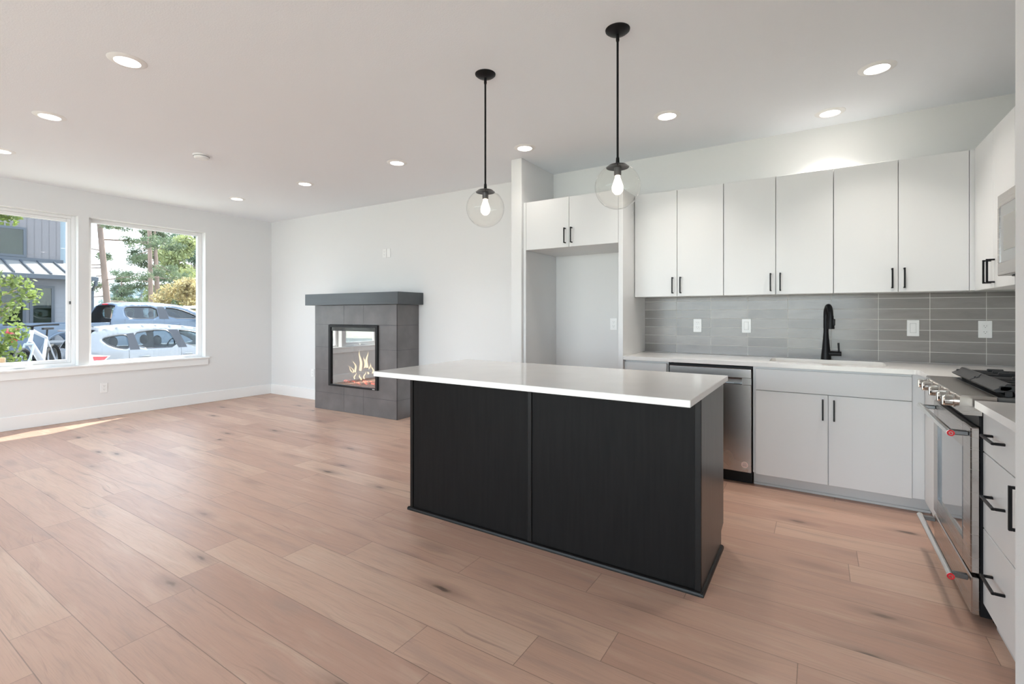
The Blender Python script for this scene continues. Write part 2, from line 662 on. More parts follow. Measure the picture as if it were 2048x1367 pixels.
# window 1: casement with sash, crank and lock
m = MB()
fw = .035
m.box(F0, F1 + .012, W1[0], W1[0] + fw, *WZ, .003, 1)
m.box(F0, F1 + .012, W1[1] - fw, W1[1], *WZ, .003, 1)
m.box(F0, F1 + .012, W1[0] + fw, W1[1] - fw, WZ[1] - .035, WZ[1], .003, 1)
m.box(F0, F1 + .012, W1[0] + fw, W1[1] - fw, WZ[0], WZ[0] + .035, .003, 1)
w1 = struct('window_1', m, VINYL)
m = MB()
a, b = W1[0] + fw + .001, W1[1] - fw - .001
sw = .038
m.box(F0 + .005, F1, a, a + sw, WZ[0] + .036, WZ[1] - .036, .004, 1)
m.box(F0 + .005, F1, b - sw, b, WZ[0] + .036, WZ[1] - .036, .004, 1)
m.box(F0 + .005, F1, a + sw, b - sw, WZ[1] - .036 - sw, WZ[1] - .036, .004, 1)
m.box(F0 + .005, F1, a + sw, b - sw, WZ[0] + .036, WZ[0] + .036 + sw, .004, 1)
struct('sash', m, VINYL, w1)
struct('pane', MB().box(-7.562, -7.556, a + sw - .004, b - sw + .004, WZ[0] + .036 + sw - .004, WZ[1] - .036 - sw + .004), GLASS, w1)
m = MB()
m.box(F1 + .008, F1 + .045, 1.50, 1.62, WZ[0] + .012, WZ[0] + .034, .006)
m.tube([(F1 + .04, 1.56, WZ[0] + .036), (F1 + .05, 1.60, WZ[0] + .05), (F1 + .05, 1.66, WZ[0] + .044)], .007, 8)
struct('crank_handle', m, VINYL, w1)
m = MB()
m.box(F1, F1 + .012, 1.985, 2.002, .93, 1.06, .003)
struct('lock_lever', m, VINYL, w1)
struct('keeper', MB().box(F1, F1 + .006, 1.986, 2.0, 1.385, 1.42), STEELD, w1)
for y0, y1 in (W1, W2):
    portal(XWO - .02, (y0 + y1) / 2, sum(WZ) / 2, y1 - y0, WZ[1] - WZ[0], (0, -PI / 2, 0))
portal((RD[0] + RD[1]) / 2, YR - .2, 1.21, RD[1] - RD[0], 2.42, (PI / 2, 0, 0))

# tiled backsplash
o = struct('backsplash', MB().box(-1.386, XR - .002, 4.506, YK - .0005, .9146, 1.4155), TILE)


# ------------------------------------------------------------------ cabinets
def pull(p0, p1, out, so=.033, t=.0095):
    """square bar pull between p0 and p1 on a face; out is the outward unit vector"""
    m = MB()
    p0, p1, out = Vector(p0), Vector(p1), Vector(out)
    ax = (p1 - p0).normalized()
    h = t / 2

    def bx(c0, c1, e):
        lo = Vector([min(c0[i], c1[i]) - e[i] for i in range(3)])
        hi = Vector([max(c0[i], c1[i]) + e[i] for i in range(3)])
        m.box(lo.x, hi.x, lo.y, hi.y, lo.z, hi.z, .0012, 1)
    oth = [0 if abs(ax[i]) > .5 else h for i in range(3)]
    bx(p0 + out * so, p1 + out * so, oth)
    for p in (p0 + ax * h, p1 - ax * h):
        e = [0 if abs(out[i]) > .5 else h for i in range(3)]
        bx(p + out * .0004, p + out * (so - h + .0002), e)
    return m


def front(name, mbbox, parent, pl=None, mat=None):
    d = MB().box(*mbbox, .0015, 1).build(name, mat or CAB, parent)
    if pl:
        pull(*pl).build('handle', BLACK, d)
    return d


def rev(b):  # convenience
    return b


NY = (0, -1, 0)
NX = (-1, 0, 0)
# upper run on the back wall: three double-door cabinets
ux = [-1.3835, -.650, .088, .816]
uz = (1.416, 2.32)
ul = ['white two-door upper cabinet beside the refrigerator alcove panel',
      'white two-door upper cabinet in the middle of the back run, left of the faucet',
      'white two-door upper cabinet at the corner end of the back wall, right above the faucet']
um = [-1.0155, -.280, .456]
for i in range(3):
    x0, x1, xm = ux[i] + .001, ux[i + 1] - .001, um[i]
    t = thing('upper_cabinet', ul[i], 'cabinet', ((x0 + x1) / 2, 4.35, uz[0]), 'upper cabinets on the back wall')
    MB().box(x0, x1, 4.2125, 4.517, uz[0] + .001, uz[1]).build('body', CAB, t)
    front('door', (x0 + .0015, xm - .002, 4.19, 4.211, uz[0], uz[1] - .001), t, ((xm - .034, 4.19, 1.441), (xm - .034, 4.19, 1.578), NY))
    front('door', (xm + .002, x1 - .0015, 4.19, 4.211, uz[0], uz[1] - .001), t, ((xm + .031, 4.19, 1.441), (xm + .031, 4.19, 1.578), NY))
# filler and right run
XU = .84
t = thing('corner_upper_cabinet', 'white corner upper cabinet with two doors on the range wall', 'cabinet', (1.0, 3.85, uz[0]))
MB().box(XU + .022, XR - .001, 3.443, 4.188, uz[0] + .001, uz[1]).build('body', CAB, t)
front('door', (XU, XU + .021, 3.807, 4.186, uz[0] - .003, uz[1] + .002), t, ((XU, 3.842, 1.441), (XU, 3.842, 1.578), NX))
front('door', (XU, XU + .021, 3.4435, 3.803, uz[0] - .003, uz[1] + .002), t, ((XU, 3.772, 1.441), (XU, 3.772, 1.578), NX))
MB().box(.8165, XU + .02, 4.192, 4.212, uz[0], uz[1] - .001).build('filler_strip', CAB, t)
t = thing('over_microwave_cabinet', 'short white cabinet above the microwave', 'cabinet', (1.0, 3.05, 1.87))
MB().box(XU + .022, XR - .001, 2.665, 3.441, 1.872, uz[1]).build('body', CAB, t)
front('door', (XU, XU + .021, 3.055, 3.4395, 1.872, uz[1] + .002), t)
front('door', (XU, XU + .021, 2.666, 3.051, 1.872, uz[1] + .002), t)
# refrigerator surround
t = thing('refrigerator_cabinet', 'white two-door cabinet bridging the empty refrigerator alcove', 'cabinet', (-1.88, 4.2, 1.87))
MB().box(-2.334, -1.4275, 3.9225, 4.518, 1.868, 2.318).build('body', CAB, t)
front('door', (-2.333, -1.888, 3.90, 3.921, 1.868, 2.318), t, ((-1.921, 3.90, 1.901), (-1.921, 3.90, 2.039), NY))
front('door', (-1.884, -1.4285, 3.90, 3.921, 1.868, 2.318), t, ((-1.856, 3.90, 1.901), (-1.856, 3.90, 2.039), NY))
tag(MB().box(-1.4265, -1.387, 3.90, 4.518, 0.0, 2.319, .001, 1).build('tall_end_panel', CAB),
    'tall white end panel between refrigerator alcove and countertop', 'panel')
tag(MB().box(-2.3645, -2.3355, 3.90, 4.518, 0.0, 2.319, .001, 1).build('tall_end_panel', CAB),
    'tall white end panel against the wall at the left of the refrigerator alcove', 'panel')

# base cabinets on the back wall
YF = 3.93
BZ = (.096, .866)


def toe(x0, x1, parent):
    m = MB()
    m.box(x0, x1, 4.004, 4.02, 0.0, .1)
    m.box(x0, x1, 3.992, 4.003, 0.0, .018, .003, 1)
    m.build('toe_kick', CABIN, parent)


t = thing('base_cabinet', 'narrow white base cabinet left of the dishwasher', 'cabinet', (-1.2, 4.2, 0))
MB().box(-1.3855, -1.024, 3.952, 4.505, .1, .882).build('body', CAB, t)
front('drawer', (-1.384, -1.034, YF, 3.951, .712, BZ[1]), t, ((-1.28, YF, .79), (-1.14, YF, .79), NY))
front('door', (-1.384, -1.034, YF, 3.951, BZ[0], .708), t, ((-1.065, YF, .54), (-1.065, YF, .68), NY))
toe(-1.3855, -1.024, t)
t = thing('sink_cabinet', 'white sink base cabinet with two doors below the faucet', 'cabinet', (.05, 4.2, 0))
m = MB()
m.box(-.411, .498, 3.952, 3.97, .1, .882)
m.box(-.411, -.393, 3.97, 4.50, .1, .882)
m.box(.480, .498, 3.97, 4.50, .1, .882)
m.box(-.393, .480, 3.97, 4.50, .1, .118)
m.box(-.393, .480, 4.485, 4.50, .118, .882)
m.build('body', CAB, t)
front('false_drawer_front', (-.391, .4965, YF, 3.951, .712, BZ[1]), t)
front('door', (-.391, .0505, YF, 3.951, BZ[0], .708), t, ((.021, YF, .54), (.021, YF, .68), NY))
front('door', (.0545, .4965, YF, 3.951, BZ[0], .708), t, ((.085, YF, .54), (.085, YF, .68), NY))
toe(-.411, .598, t)
MB().box(.499, .5595, 3.945, 3.96, BZ[0], .882).build('filler_strip', CAB, t)
XF = .56
t = thing('corner_base_cabinet', 'white base cabinet in the corner between sink cabinet and range', 'cabinet', (.87, 3.7, 0))
MB().box(.582, XR - .003, 3.426, 3.926, .1, .882).build('body', CAB, t)
front('door', (XF, XF + .021, 3.428, 3.944, .09, .875), t)
MB().box(.60, .615, 3.426, 3.99, 0, .1).build('toe_kick', CABIN, t)

# dishwasher
t = thing('dishwasher', 'stainless dishwasher with round sticker beside the sink cabinet', 'dishwasher', (-.715, 4.2, 0))
MB().box(-1.017, -.418, 3.962, 4.49, .1, .872).build('tub', BLACK, t)
m = MB()
m.box(-1.012, -.42, 3.926, 3.96, .094, .742, .003, 1)
m.box(-1.012, -.42, 3.926, 3.96, .79, .858, .003, 1)
m.box(-1.012, -.965, 3.926, 3.96, .742, .79)
m.box(-.482, -.42, 3.926, 3.96, .742, .79)
dd = m.build('door', STEEL_V, t)
m = MB()
m.prism([(3.958, .744), (3.958, .7885), (3.952, .7885), (3.930, .756), (3.930, .744)], 'x', -.964, -.483)
m.build('pocket_handle', STEELD, dd)
m = MB()
for k in range(5):
    m.box(-.535 + k * .008, -.530 + k * .008, 3.9265, 3.9295, .749, .7535)
m.build('brand_mark', BLACK, dd)
MB().box(-1.012, -.42, 3.985, 4.0, 0.002, .092).build('kick_plate', BLACK, t)
st = MB().lathe([(0, -.0009), (.0235, -.0009), (.0235, 0), (0, 0)], (-.464, 3.9258, .150), 28, 'y').build('sticker', pbr('sticker_pink', (0.78, 0.60, 0.54), 0.5), dd)
m = MB()
for k, (w_, z_) in enumerate(((.020, .161), (.026, .155), (.029, .149), (.030, .142), (.026, .137))):
    n = max(2, int(w_ / .004))
    for q in range(n):
        m.box(-.464 - w_ / 2 + q * w_ / n, -.464 - w_ / 2 + (q + .72) * w_ / n, 3.9242, 3.9248, z_, z_ + (.0022 if k != 3 else .0034))
m.build('print', pbr('sticker_ink', (0.28, 0.2, 0.2), 0.6), st)

# worktops
def slab(outer, hole, z0, z1, mat, name, parent=None, bev=.003):
    bm = bmesh.new()
    es = []
    for lp in [outer] + ([hole] if hole else []):
        vs = [bm.verts.new((p[0], p[1], z0)) for p in lp]
        es += [bm.edges.new((vs[i], vs[(i + 1) % len(vs)])) for i in range(len(vs))]
    bmesh.ops.triangle_fill(bm, use_beauty=True, use_dissolve=False, edges=es)
    bmesh.ops.dissolve_limit(bm, angle_limit=.01, verts=bm.verts, edges=bm.edges)
    r = bmesh.ops.extrude_face_region(bm, geom=list(bm.faces))
    bmesh.ops.translate(bm, verts=[v for v in r['geom'] if isinstance(v, bmesh.types.BMVert)], vec=(0, 0, z1 - z0))
    bmesh.ops.recalc_face_normals(bm, faces=bm.faces)
    m = MB()
    m.bm.free()
    m.bm = bm
    return m.build(name, mat, parent, ang=30)


def arc(cx, cy, r, a0, a1, n=6):
    return [(cx + r * math.cos(math.radians(a0 + (a1 - a0) * k / n)), cy + r * math.sin(math.radians(a0 + (a1 - a0) * k / n))) for k in range(n + 1)]


def rrect(x0, x1, y0, y1, r):
    return arc(x1 - r, y1 - r, r, 0, 90) + arc(x0 + r, y1 - r, r, 90, 180) + arc(x0 + r, y0 + r, r, 180, 270) + arc(x1 - r, y0 + r, r, 270, 360)


SINK = (-.318, .392, 4.055, 4.405)
outer = [(-1.3855, 3.90)] + arc(.50, 3.87, .03, 90, 0, 5) + [(.53, 3.426), (XR - .003, 3.426), (XR - .003, 4.504), (-1.3855, 4.504)]
o = slab(outer, rrect(*SINK, .06), .884, .914, QUARTZ, 'countertop')
tag(o, 'white quartz countertop with undermount sink along the tiled back wall', 'countertop')
o = slab([(.53, 1.766), (XR - .003, 1.766), (XR - .003, 2.645), (.53, 2.645)], None, .884, .914, QUARTZ, 'countertop')
tag(o, 'short white quartz countertop between the range and the near wall end', 'countertop')
# sink basin
t = thing('sink', 'undermount sink basin set into the back countertop', 'sink', (.037, 4.23, .68))
m = MB()
def ring(d, z):
    return [m.bm.verts.new((p[0], p[1], z)) for p in rrect(SINK[0] - d, SINK[1] + d, SINK[2] - d, SINK[3] + d, .06 + max(d, -.03))]
R = [ring(.018, .883), ring(.004, .883), ring(.002, .86), ring(-.006, .72), ring(-.03, .70)]
for A, B in zip(R[:-1], R[1:]):
    for k in range(len(A)):
        m.bm.faces.new((A[k], A[(k + 1) % len(A)], B[(k + 1) % len(A)], B[k]))
m.bm.faces.new(R[-1])
bmesh.ops.recalc_face_normals(m.bm, faces=m.bm.faces)
m.build('basin', pbr('white_composite', (0.78, 0.77, 0.74), 0.25), t)
MB().lathe([(0, .702), (.045, .702), (.045, .706), (.03, .7075), (0, .704)], (.037, 4.25, 0), 24).build('drain', CHROME, t)
# faucet
fx, fy = .045, 4.452
t = thing('faucet', 'matte black gooseneck faucet behind the sink', 'faucet', (fx, fy, .914))
MB().lathe([(0, .9145), (.034, .9145), (.033, .93), (.026, 1.00), (.0205, 1.07), (.0165, 1.13), (.0165, 1.14), (0, 1.14)], (fx, fy, 0), 28).build('body', BLACK, t)
pts = [(fx, fy, 1.135), (fx, fy, 1.20), (fx, fy, 1.255)]
ca = math.radians(-78)
dx, dy = math.cos(ca), math.sin(ca)
Rr = .068
for k in range(1, 15):
    a = PI - PI * k / 14 * 1.03
    pts.append((fx + dx * (Rr + Rr * math.cos(a)), fy + dy * (Rr + Rr * math.cos(a)), 1.255 + Rr * 1.05 * math.sin(a)))
ex, ey, ez = pts[-1]
MB().tube(pts, .0165, 16).build('spout', BLACK, t)
MB().lathe([(0, ez + .004), (.0185, ez + .004), (.0195, ez - .03), (.025, ez - .088), (.024, ez - .095), (0, ez - .095)], (ex, ey, 0), 24).build('spray_head', BLACK, t)
MB().box(ex + .012, ex + .028, ey - .02, ey + .004, ez - .07, ez - .02, .004).build('spray_button', BLACK, t)
m = MB()
m.tube([(fx + .012, fy - .005, .962), (fx + .098, fy - .015, .962)], [.019, .0175], 18)
m.tube([(fx + .082, fy - .013, .978), (fx + .080, fy - .013, 1.045)], .006, 10)
m.build('lever', BLACK, t)

# drawer bank and last base cabinet right of the range
t = thing('drawer_cabinet', 'white three-drawer base cabinet right of the range', 'cabinet', (.87, 2.46, 0))
MB().box(.582, XR - .003, 2.231, 2.669, .1, .882).build('body', CAB, t)
for z0, z1, zp in ((.708, .866, .795), (.400, .704, .56), (.092, .396, .256)):
    front('drawer', (XF, XF + .021, 2.2325, 2.668, z0, z1), t, ((XF, 2.389, zp), (XF, 2.541, zp), NX))
MB().box(.60, .615, 2.231, 2.669, 0, .1).build('toe_kick', CABIN, t)
t = thing('end_base_cabinet', 'white base cabinet with vertical pull at the near wall end', 'cabinet', (.87, 2.0, 0))
MB().box(.582, XR - .003, 1.766, 2.229, .1, .882).build('body', CAB, t)
front('door', (XF, XF + .021, 1.768, 2.2275, .092, .866), t, ((XF, 2.205, .553), (XF, 2.205, .70), NX))
MB().box(.60, .615, 1.766, 2.229, 0, .1).build('toe_kick', CABIN, t)

# ------------------------------------------------------------------ range
RY0, RY1 = 2.675, 3.424
t = thing('range', 'stainless gas range with red-badged handles and black grates', 'range', (.85, 3.04, 0))
MB().box(.553, XR - .01, RY0 + .003, RY1 - .003, .03, .905).build('body', BLACK, t)
m = MB()
m.prism([(.490, .858), (.486, .870), (.490, .925), (.496, .930), (.60, .930), (.60, .905), (.556, .905), (.556, .85), (.500, .85)], 'y', RY0 - .012, RY1 - .006)
m.build('control_panel', STEEL_X, t)
m = MB()
m.box(.601, XR - .02, RY0 - .01, RY1 - .006, .906, .93, .002, 1)
ct = m.build('cooktop', STEELD, t)
MB().box(.64, XR - .05, RY0 + .03, RY1 - .04, .9303, .934, .001, 1).build('burner_pan', BLACKG, ct)
for cx_, cy_ in ((.74, 2.83), (1.0, 2.83), (.74, 3.25), (1.0, 3.25), (.87, 3.04)):
    MB().lathe([(0, .9345), (.05, .9345), (.048, .943), (.035, .950), (0, .950)], (cx_, cy_, 0), 24).build('burner', IRON, ct)
for q in range(2):
    y0 = RY0 + .01 + q * .373
    y1 = y0 + .358
    m = MB()
    x0, x1 = .612, 1.10
    # heavy front rail with a rounded scoop, then cross bars and fingers
    m.prism([(x0 - .012, .948), (x0 - .018, .956), (x0 + .012, .972), (x0 + .022, .984), (x0 + .034, .984), (x0 + .034, .962), (x0 + .01, .948)], 'y', y0, y1)
    m.box(x1 - .02, x1, y0, y1, .952, .978, .003, 1)
    for yy in (y0, y1 - .016):
        m.box(x0, x1, yy, yy + .016, .952, .974, .003, 1)
    for k in range(1, 4):
        yy = y0 + (y1 - y0) * k / 4
        m.box(x0 + .02, x1 - .01, yy - .006, yy + .006, .956, .978, .003, 1)
    m.box((x0 + x1) / 2 - .007, (x0 + x1) / 2 + .007, y0, y1, .954, .976, .003, 1)
    for k in range(1, 4):
        yy = y0 + (y1 - y0) * k / 4
        for xx in (x0 + .13, x1 - .13):
            m.box(xx - .03, xx + .03, yy - .007, yy + .007, .972, .988, .003, 1)
    for xx in (x0 + .02, x1 - .03):
        for yy in (y0 + .004, y1 - .02):
            m.box(xx, xx + .018, yy, yy + .016, .9305, .956)
    m.build('grate', IRON, t)
for yy in (3.345, 3.235, 3.05, 2.865, 2.755):
    k = MB().lathe([(.027, 0), (.027, -.006), (.0225, -.008), (.0235, -.034), (.020, -.039), (0, -.039)], (.4885, yy, .893), 22, 'x').build('knob', CHROME, t)
    m = MB()
    m.box(.446, .470, yy - .0055, yy + .0055, .871, .915, .002, 1)
    m.build('grip', CHROME, k)
# oven door
m = MB()
zb, zt = .205, .800
m.box(.522, .551, RY0 - .008, RY0 + .122, zb, zt, .004, 1)
m.box(.522, .551, RY1 - .115, RY1 - .006, zb, zt, .004, 1)
m.box(.522, .551, RY0 + .122, RY1 - .115, .692, zt)
m.box(.522, .551, RY0 + .122, RY1 - .115, zb, .297)
d = m.build('oven_door', STEEL_X, t)
MB().box(.529, .549, RY0 + .12, RY1 - .113, .294, .695).build('oven_window', OVENGLASS, d)
for a, b, c, e in ((RY0 + .120, RY0 + .124, .295, .694), (RY1 - .117, RY1 - .113, .295, .694)):
    MB().box(.5205, .530, a, b, c, e).build('window_bezel', STEELD, d)


def bar_handle(par, zc, xh=.462, dz=0.0):
    y0, y1 = RY0 - .003, RY1 - .022
    h = MB().tube([(xh, y0, zc), (xh, y1, zc)], .0135, 18).build('handle', CHROME, par)
    for yy in (y0 + .02, y1 - .045):
        MB().box(xh - .004, .5215, yy, yy + .025, zc - .010, zc + .010, .003, 1).build('handle_bracket', STEELD, par)
    MB().lathe([(0, -.003), (.0128, -.003), (.0128, 0)], (xh, y0 - .0003, zc), 22, 'y').build('badge', RED, h)
    MB().lathe([(.0042, -.0008), (.0068, -.0008), (.0068, 0), (.0042, 0)], (xh, y0 - .0036, zc), 18, 'y').build('badge_ring', CHROME, h)
    return h


bar_handle(d, .768)
d2 = MB().box(.524, .551, RY0 - .008, RY1 - .006, .035, .188, .004, 1).build('warming_drawer', STEEL_X, t)
bar_handle(d2, .172)
MB().box(.548, .556, RY0 - .004, RY1 - .008, .806, .846).build('vent_gap', BLACK, t)
for yy in (RY0 + .05, RY1 - .09):
    MB().lathe([(0, .0), (.02, .0), (.018, .03), (0, .03)], (.62, yy, 0), 12).build('foot', BLACK, t)

# ------------------------------------------------------------------ microwave
XM = .772
MZ = (1.458, 1.868)
t = thing('microwave', 'stainless over-the-range microwave under the short white cabinet', 'microwave', (.97, 3.04, MZ[0]))
MB().box(.80, XR - .004, 2.668, 3.422, MZ[0], MZ[1]).build('body', STEELD, t)
m = MB()
ya, yb = 2.668, 3.422
gz0, gz1 = MZ[0] + .066, MZ[1] - .062
gy1 = yb - .022
m.box(XM, .799, ya, yb, gz1, MZ[1], .003, 1)
m.box(XM, .799, ya, yb, MZ[0], gz0, .003, 1)
m.box(XM, .799, gy1, yb, gz0, gz1)
dr = m.build('door', STEEL_X, t)
MB().box(XM + .004, .798, ya + .002, gy1, gz0, gz1).build('door_glass', pbr('smoked_glass', (0.05, 0.047, 0.043), 0.08, coat=1.0, spec=.8), dr)
MB().box(XM + .0025, XM + .005, ya + .2, gy1 - .062, gz0 + .055, gz1 - .055).build('window_mesh', pbr('mesh_window', (0.30, 0.29, 0.27), 0.2), dr)
MB().box(.81, XR - .03, ya + .06, yb - .06, MZ[0] - .006, MZ[0] - .0005).build('vent_grille', BLACK, t)

# ------------------------------------------------------------------ island
IX0, IX1, IY0, IY1 = -2.236, -.446, 2.272, 2.868
t = thing('kitchen_island', 'dark espresso kitchen island cabinet under the white worktop', 'kitchen island', ((IX0 + IX1) / 2, 2.57, 0))
MB().box(IX0 + .01, IX1 - .02, IY0 + .02, IY1 - .005, .1, .882).build('carcass', ESPR, t)
MB().box(IX0 + .01, IX1 - .02, IY0 + .02, IY1 - .075, .0, .0995).build('plinth', ESPR_T, t)
for a, b in ((IX0 + .024, -1.3505), (-1.3255, IX1 - .028)):
    MB().box(a, b, IY0 + .008, IY0 + .019, .0, .883).build('back_panel', ESPR, t)
for a, b in ((IX0, IX0 + .023), (-1.350, -1.326), (IX1 - .027, IX1)):
    MB().box(a, b, IY0, IY0 + .0185, .0, .883, .0015, 1).build('stile', ESPR_T, t)
m = MB()
m.prism([(IY0 + .019, 0), (IY1 - .07, 0), (IY1 - .07, .092), (IY1, .11), (IY1, .883), (IY0 + .019, .883)], 'x', IX1 - .0195, IX1)
m.build('end_panel', pbr('espresso_end_lit', (0.040, 0.034, 0.030), 0.30, spec=.4, vary=(4, 0.4, (20, 20, 1)), bump=(8, 0.05, (30, 30, 1))), t)  # lighter brown copy of the espresso; the warm floor reflection is in its colour
m = MB()
m.prism([(IY0 + .019, 0), (IY1 - .07, 0), (IY1 - .07, .092), (IY1, .11), (IY1, .883), (IY0 + .019, .883)], 'x', IX0, IX0 + .0095)
m.build('end_panel', ESPR, t)
m = MB()
prof = [(0, 0), (-.013, 0), (-.013, .010), (-.009, .016), (0, .019)]
m.prism([(IY0 - .0005 + p, z) for p, z in prof], 'x', IX0 - .012, IX1 + .012)
m.prism([(IX1 + .0005 - p, z) for p, z in prof], 'y', IY0 - .012, IY1 - .068)
m.prism([(IX0 - .0005 + p, z) for p, z in prof], 'y', IY0 - .012, IY1 - .068)
m.build('base_moulding', ESPR_T, t)
for a, b in ((IX0 + .012, -1.345), (-1.341, IX1 - .022)):
    MB().box(a, b, IY1 - .0045, IY1 + .016, .112, .878, .0015, 1).build('door', ESPR, t)
o = MB().box(-2.298, -.437, 2.022, 2.967, .884, .914, .002, 1).build('island_worktop', QUARTZ)
tag(o, 'white quartz worktop overhanging the dark island', 'countertop')

# ------------------------------------------------------------------ outlets and switches
def plate(name, label, cat, c, n, kind, grp=None):
    """c: centre on the wall; n: 'y' faces -Y, 'x' faces +X"""
    t = thing(name, label, cat, c, grp)
    x, y, z = c

    def bx(mb, u0, u1, d0, d1, z0, z1, bev=0):
        if n == 'y':
            mb.box(x + u0, x + u1, y - d1, y - d0, z + z0, z + z1, bev, 1)
        else:
            mb.box(x + d0, x + d1, y + u0, y + u1, z + z0, z + z1, bev, 1)
        return mb
    bx(MB(), -.035, .035, .0005, .006, -.0585, .0585, .002).build('cover_plate', PLASTIC, t)
    if kind == 'duplex':
        for dz in (-.0205, .0205):
            m = MB()
            bx(m, -.0165, .0165, .0055, .0075, dz - .0135, dz + .0135, .0015)
            r = m.build('receptacle', PLASTIC, t)
            m = MB()
            bx(m, -.0075, -.0055, .0072, .0079, dz, dz + .008)
            bx(m, .0055, .0075, .0072, .0079, dz, dz + .007)
            bx(m, -.002, .002, .0072, .0079, dz - .009, dz - .005)
            m.build('slots', SLOT, r)
    elif kind == 'rocker':
        m = MB()
        bx(m, -.0172, .0172, .0056, .0066, -.034, .034)
        m.build('rocker_surround', SLOT, t)
        m = MB()
        bx(m, -.0164, .0164, .006, .0095, -.0332, .0332, .002)
        m.build('rocker', PLASTIC, t)
    else:
        for dz in (-.046, .046):
            bx(MB(), -.002, .002, .0055, .0067, dz - .002, dz + .002).build('screw', PLASTIC, t)
    return t


TY = 4.5058
plate('wall_outlet', 'white duplex outlet on the grey tile, nearest the refrigerator alcove', 'outlet', (-.914, TY, 1.164), 'y', 'duplex')
plate('light_switch', 'white rocker switch on the grey tile, left of the faucet', 'switch', (-.519, TY, 1.166), 'y', 'rocker')
plate('light_switch', 'white rocker switch on the grey tile, right of the faucet', 'switch', (.574, TY, 1.163), 'y', 'rocker')
plate('wall_outlet', 'white duplex outlet on the grey tile above the range grates', 'outlet', (.955, TY, 1.160), 'y', 'duplex')
plate('wall_outlet', 'white outlet inside the empty refrigerator alcove', 'outlet', (-1.70, YK - .0005, 1.167), 'y', 'duplex')
plate('wall_outlet', 'white outlet high on the wall above the fireplace', 'outlet', (-4.868, wall_y(-4.868) - .0015, 2.076), 'y', 'duplex')
plate('blank_plate', 'white blank cover plate right of the outlet above the fireplace', 'wall plate', (-4.793, wall_y(-4.793) - .0015, 2.074), 'y', 'blank')
plate('wall_outlet', 'white outlet low on the wall left of the fireplace', 'outlet', (-6.37, wall_y(-6.37) - .0015, .392), 'y', 'duplex')
plate('wall_outlet', 'white outlet below the window sill', 'outlet', (XW, 2.284, .361), 'x', 'duplex')

# ------------------------------------------------------------------ ceiling fixtures
def downlight():
    t = thing('recessed_light', 'x', 'ceiling light', (0, 0, H), 'recessed ceiling lights')
    LOCAL.add(t.name)
    MB().lathe([(.062, -.004), (.064, -.009), (.085, -.006), (.096, -.0005), (.096, 0)], n=40).build('trim_ring', TRIM, t)
    MB().lathe([(0, -.0035), (.0625, -.0035)], n=40).build('lens', LENS, t)
    d = bpy.data.lights.new('lamp', 'AREA')
    d.shape = 'DISK'
    d.size = .115
    d.energy = LAMP_W
    d.color = (.87, .95, 1.0)
    d.spread = math.radians(100)
    l = bpy.data.objects.new('lamp', d)
    COL.objects.link(l)
    l.parent = t
    l.location = (0, 0, -.012)
    return t


DL = [(-3.40, 1.155, 'nearest recessed ceiling light of the living room row by the camera'),
      (-4.835, 1.165, 'recessed ceiling light in front of the casement window, middle of its row'),
      (-6.222, 1.174, 'recessed ceiling light cut by the left edge of the picture'),
      (-6.26, 3.28, 'recessed ceiling light nearest the corner of window wall and fireplace wall'),
      (-4.895, 3.318, 'recessed ceiling light above the fireplace, second from the window corner'),
      (-3.464, 3.342, 'recessed ceiling light right of the fireplace, third from the window corner'),
      (-2.20, 3.655, 'recessed ceiling light directly in front of the alcove wall end'),
      (-.953, 3.634, 'recessed ceiling light in front of the left upper cabinets'),
      (.067, 4.223, 'recessed ceiling light close above the upper cabinets over the faucet'),
      (.293, 3.612, 'recessed ceiling light nearest the range corner')]
d0 = downlight()
WARM = next(c for c in d0.children if c.type == 'LIGHT').data.copy()
WARM.color = (1.0, .94, .86)
WARM.energy = LAMP_W * 1.12
WARM_LOW = WARM.copy()      # the lamp right by the alcove is dimmed
WARM_LOW.energy = LAMP_W * .25
for i, (x, y, lab) in enumerate(DL):
    if i == 0:
        d0.location = (x, y, H)
        d0['label'] = lab
    else:
        d = dup(d0, (x, y, H), lab)
        if x > -3 and y > 2:      # the kitchen lamps are the warmer ones
            for ch in d.children:
                if ch.type == 'LIGHT':
                    ch.data = WARM if i != 6 else WARM_LOW

t = thing('smoke_detector', 'white round smoke detector on the ceiling among the recessed lights', 'smoke detector', (-4.83, 2.208, H))
MB().lathe([(.07, 0), (.07, -.010), (.062, -.014), (.06, -.03), (.05, -.038), (0, -.039)], (-4.83, 2.208, H), 36).build('housing', PLASTIC, t)
MB().lathe([(.0625, -.015), (.0655, -.0165), (.0625, -.018)], (-4.83, 2.208, H), 36).build('vent_slot', SLOT, t)


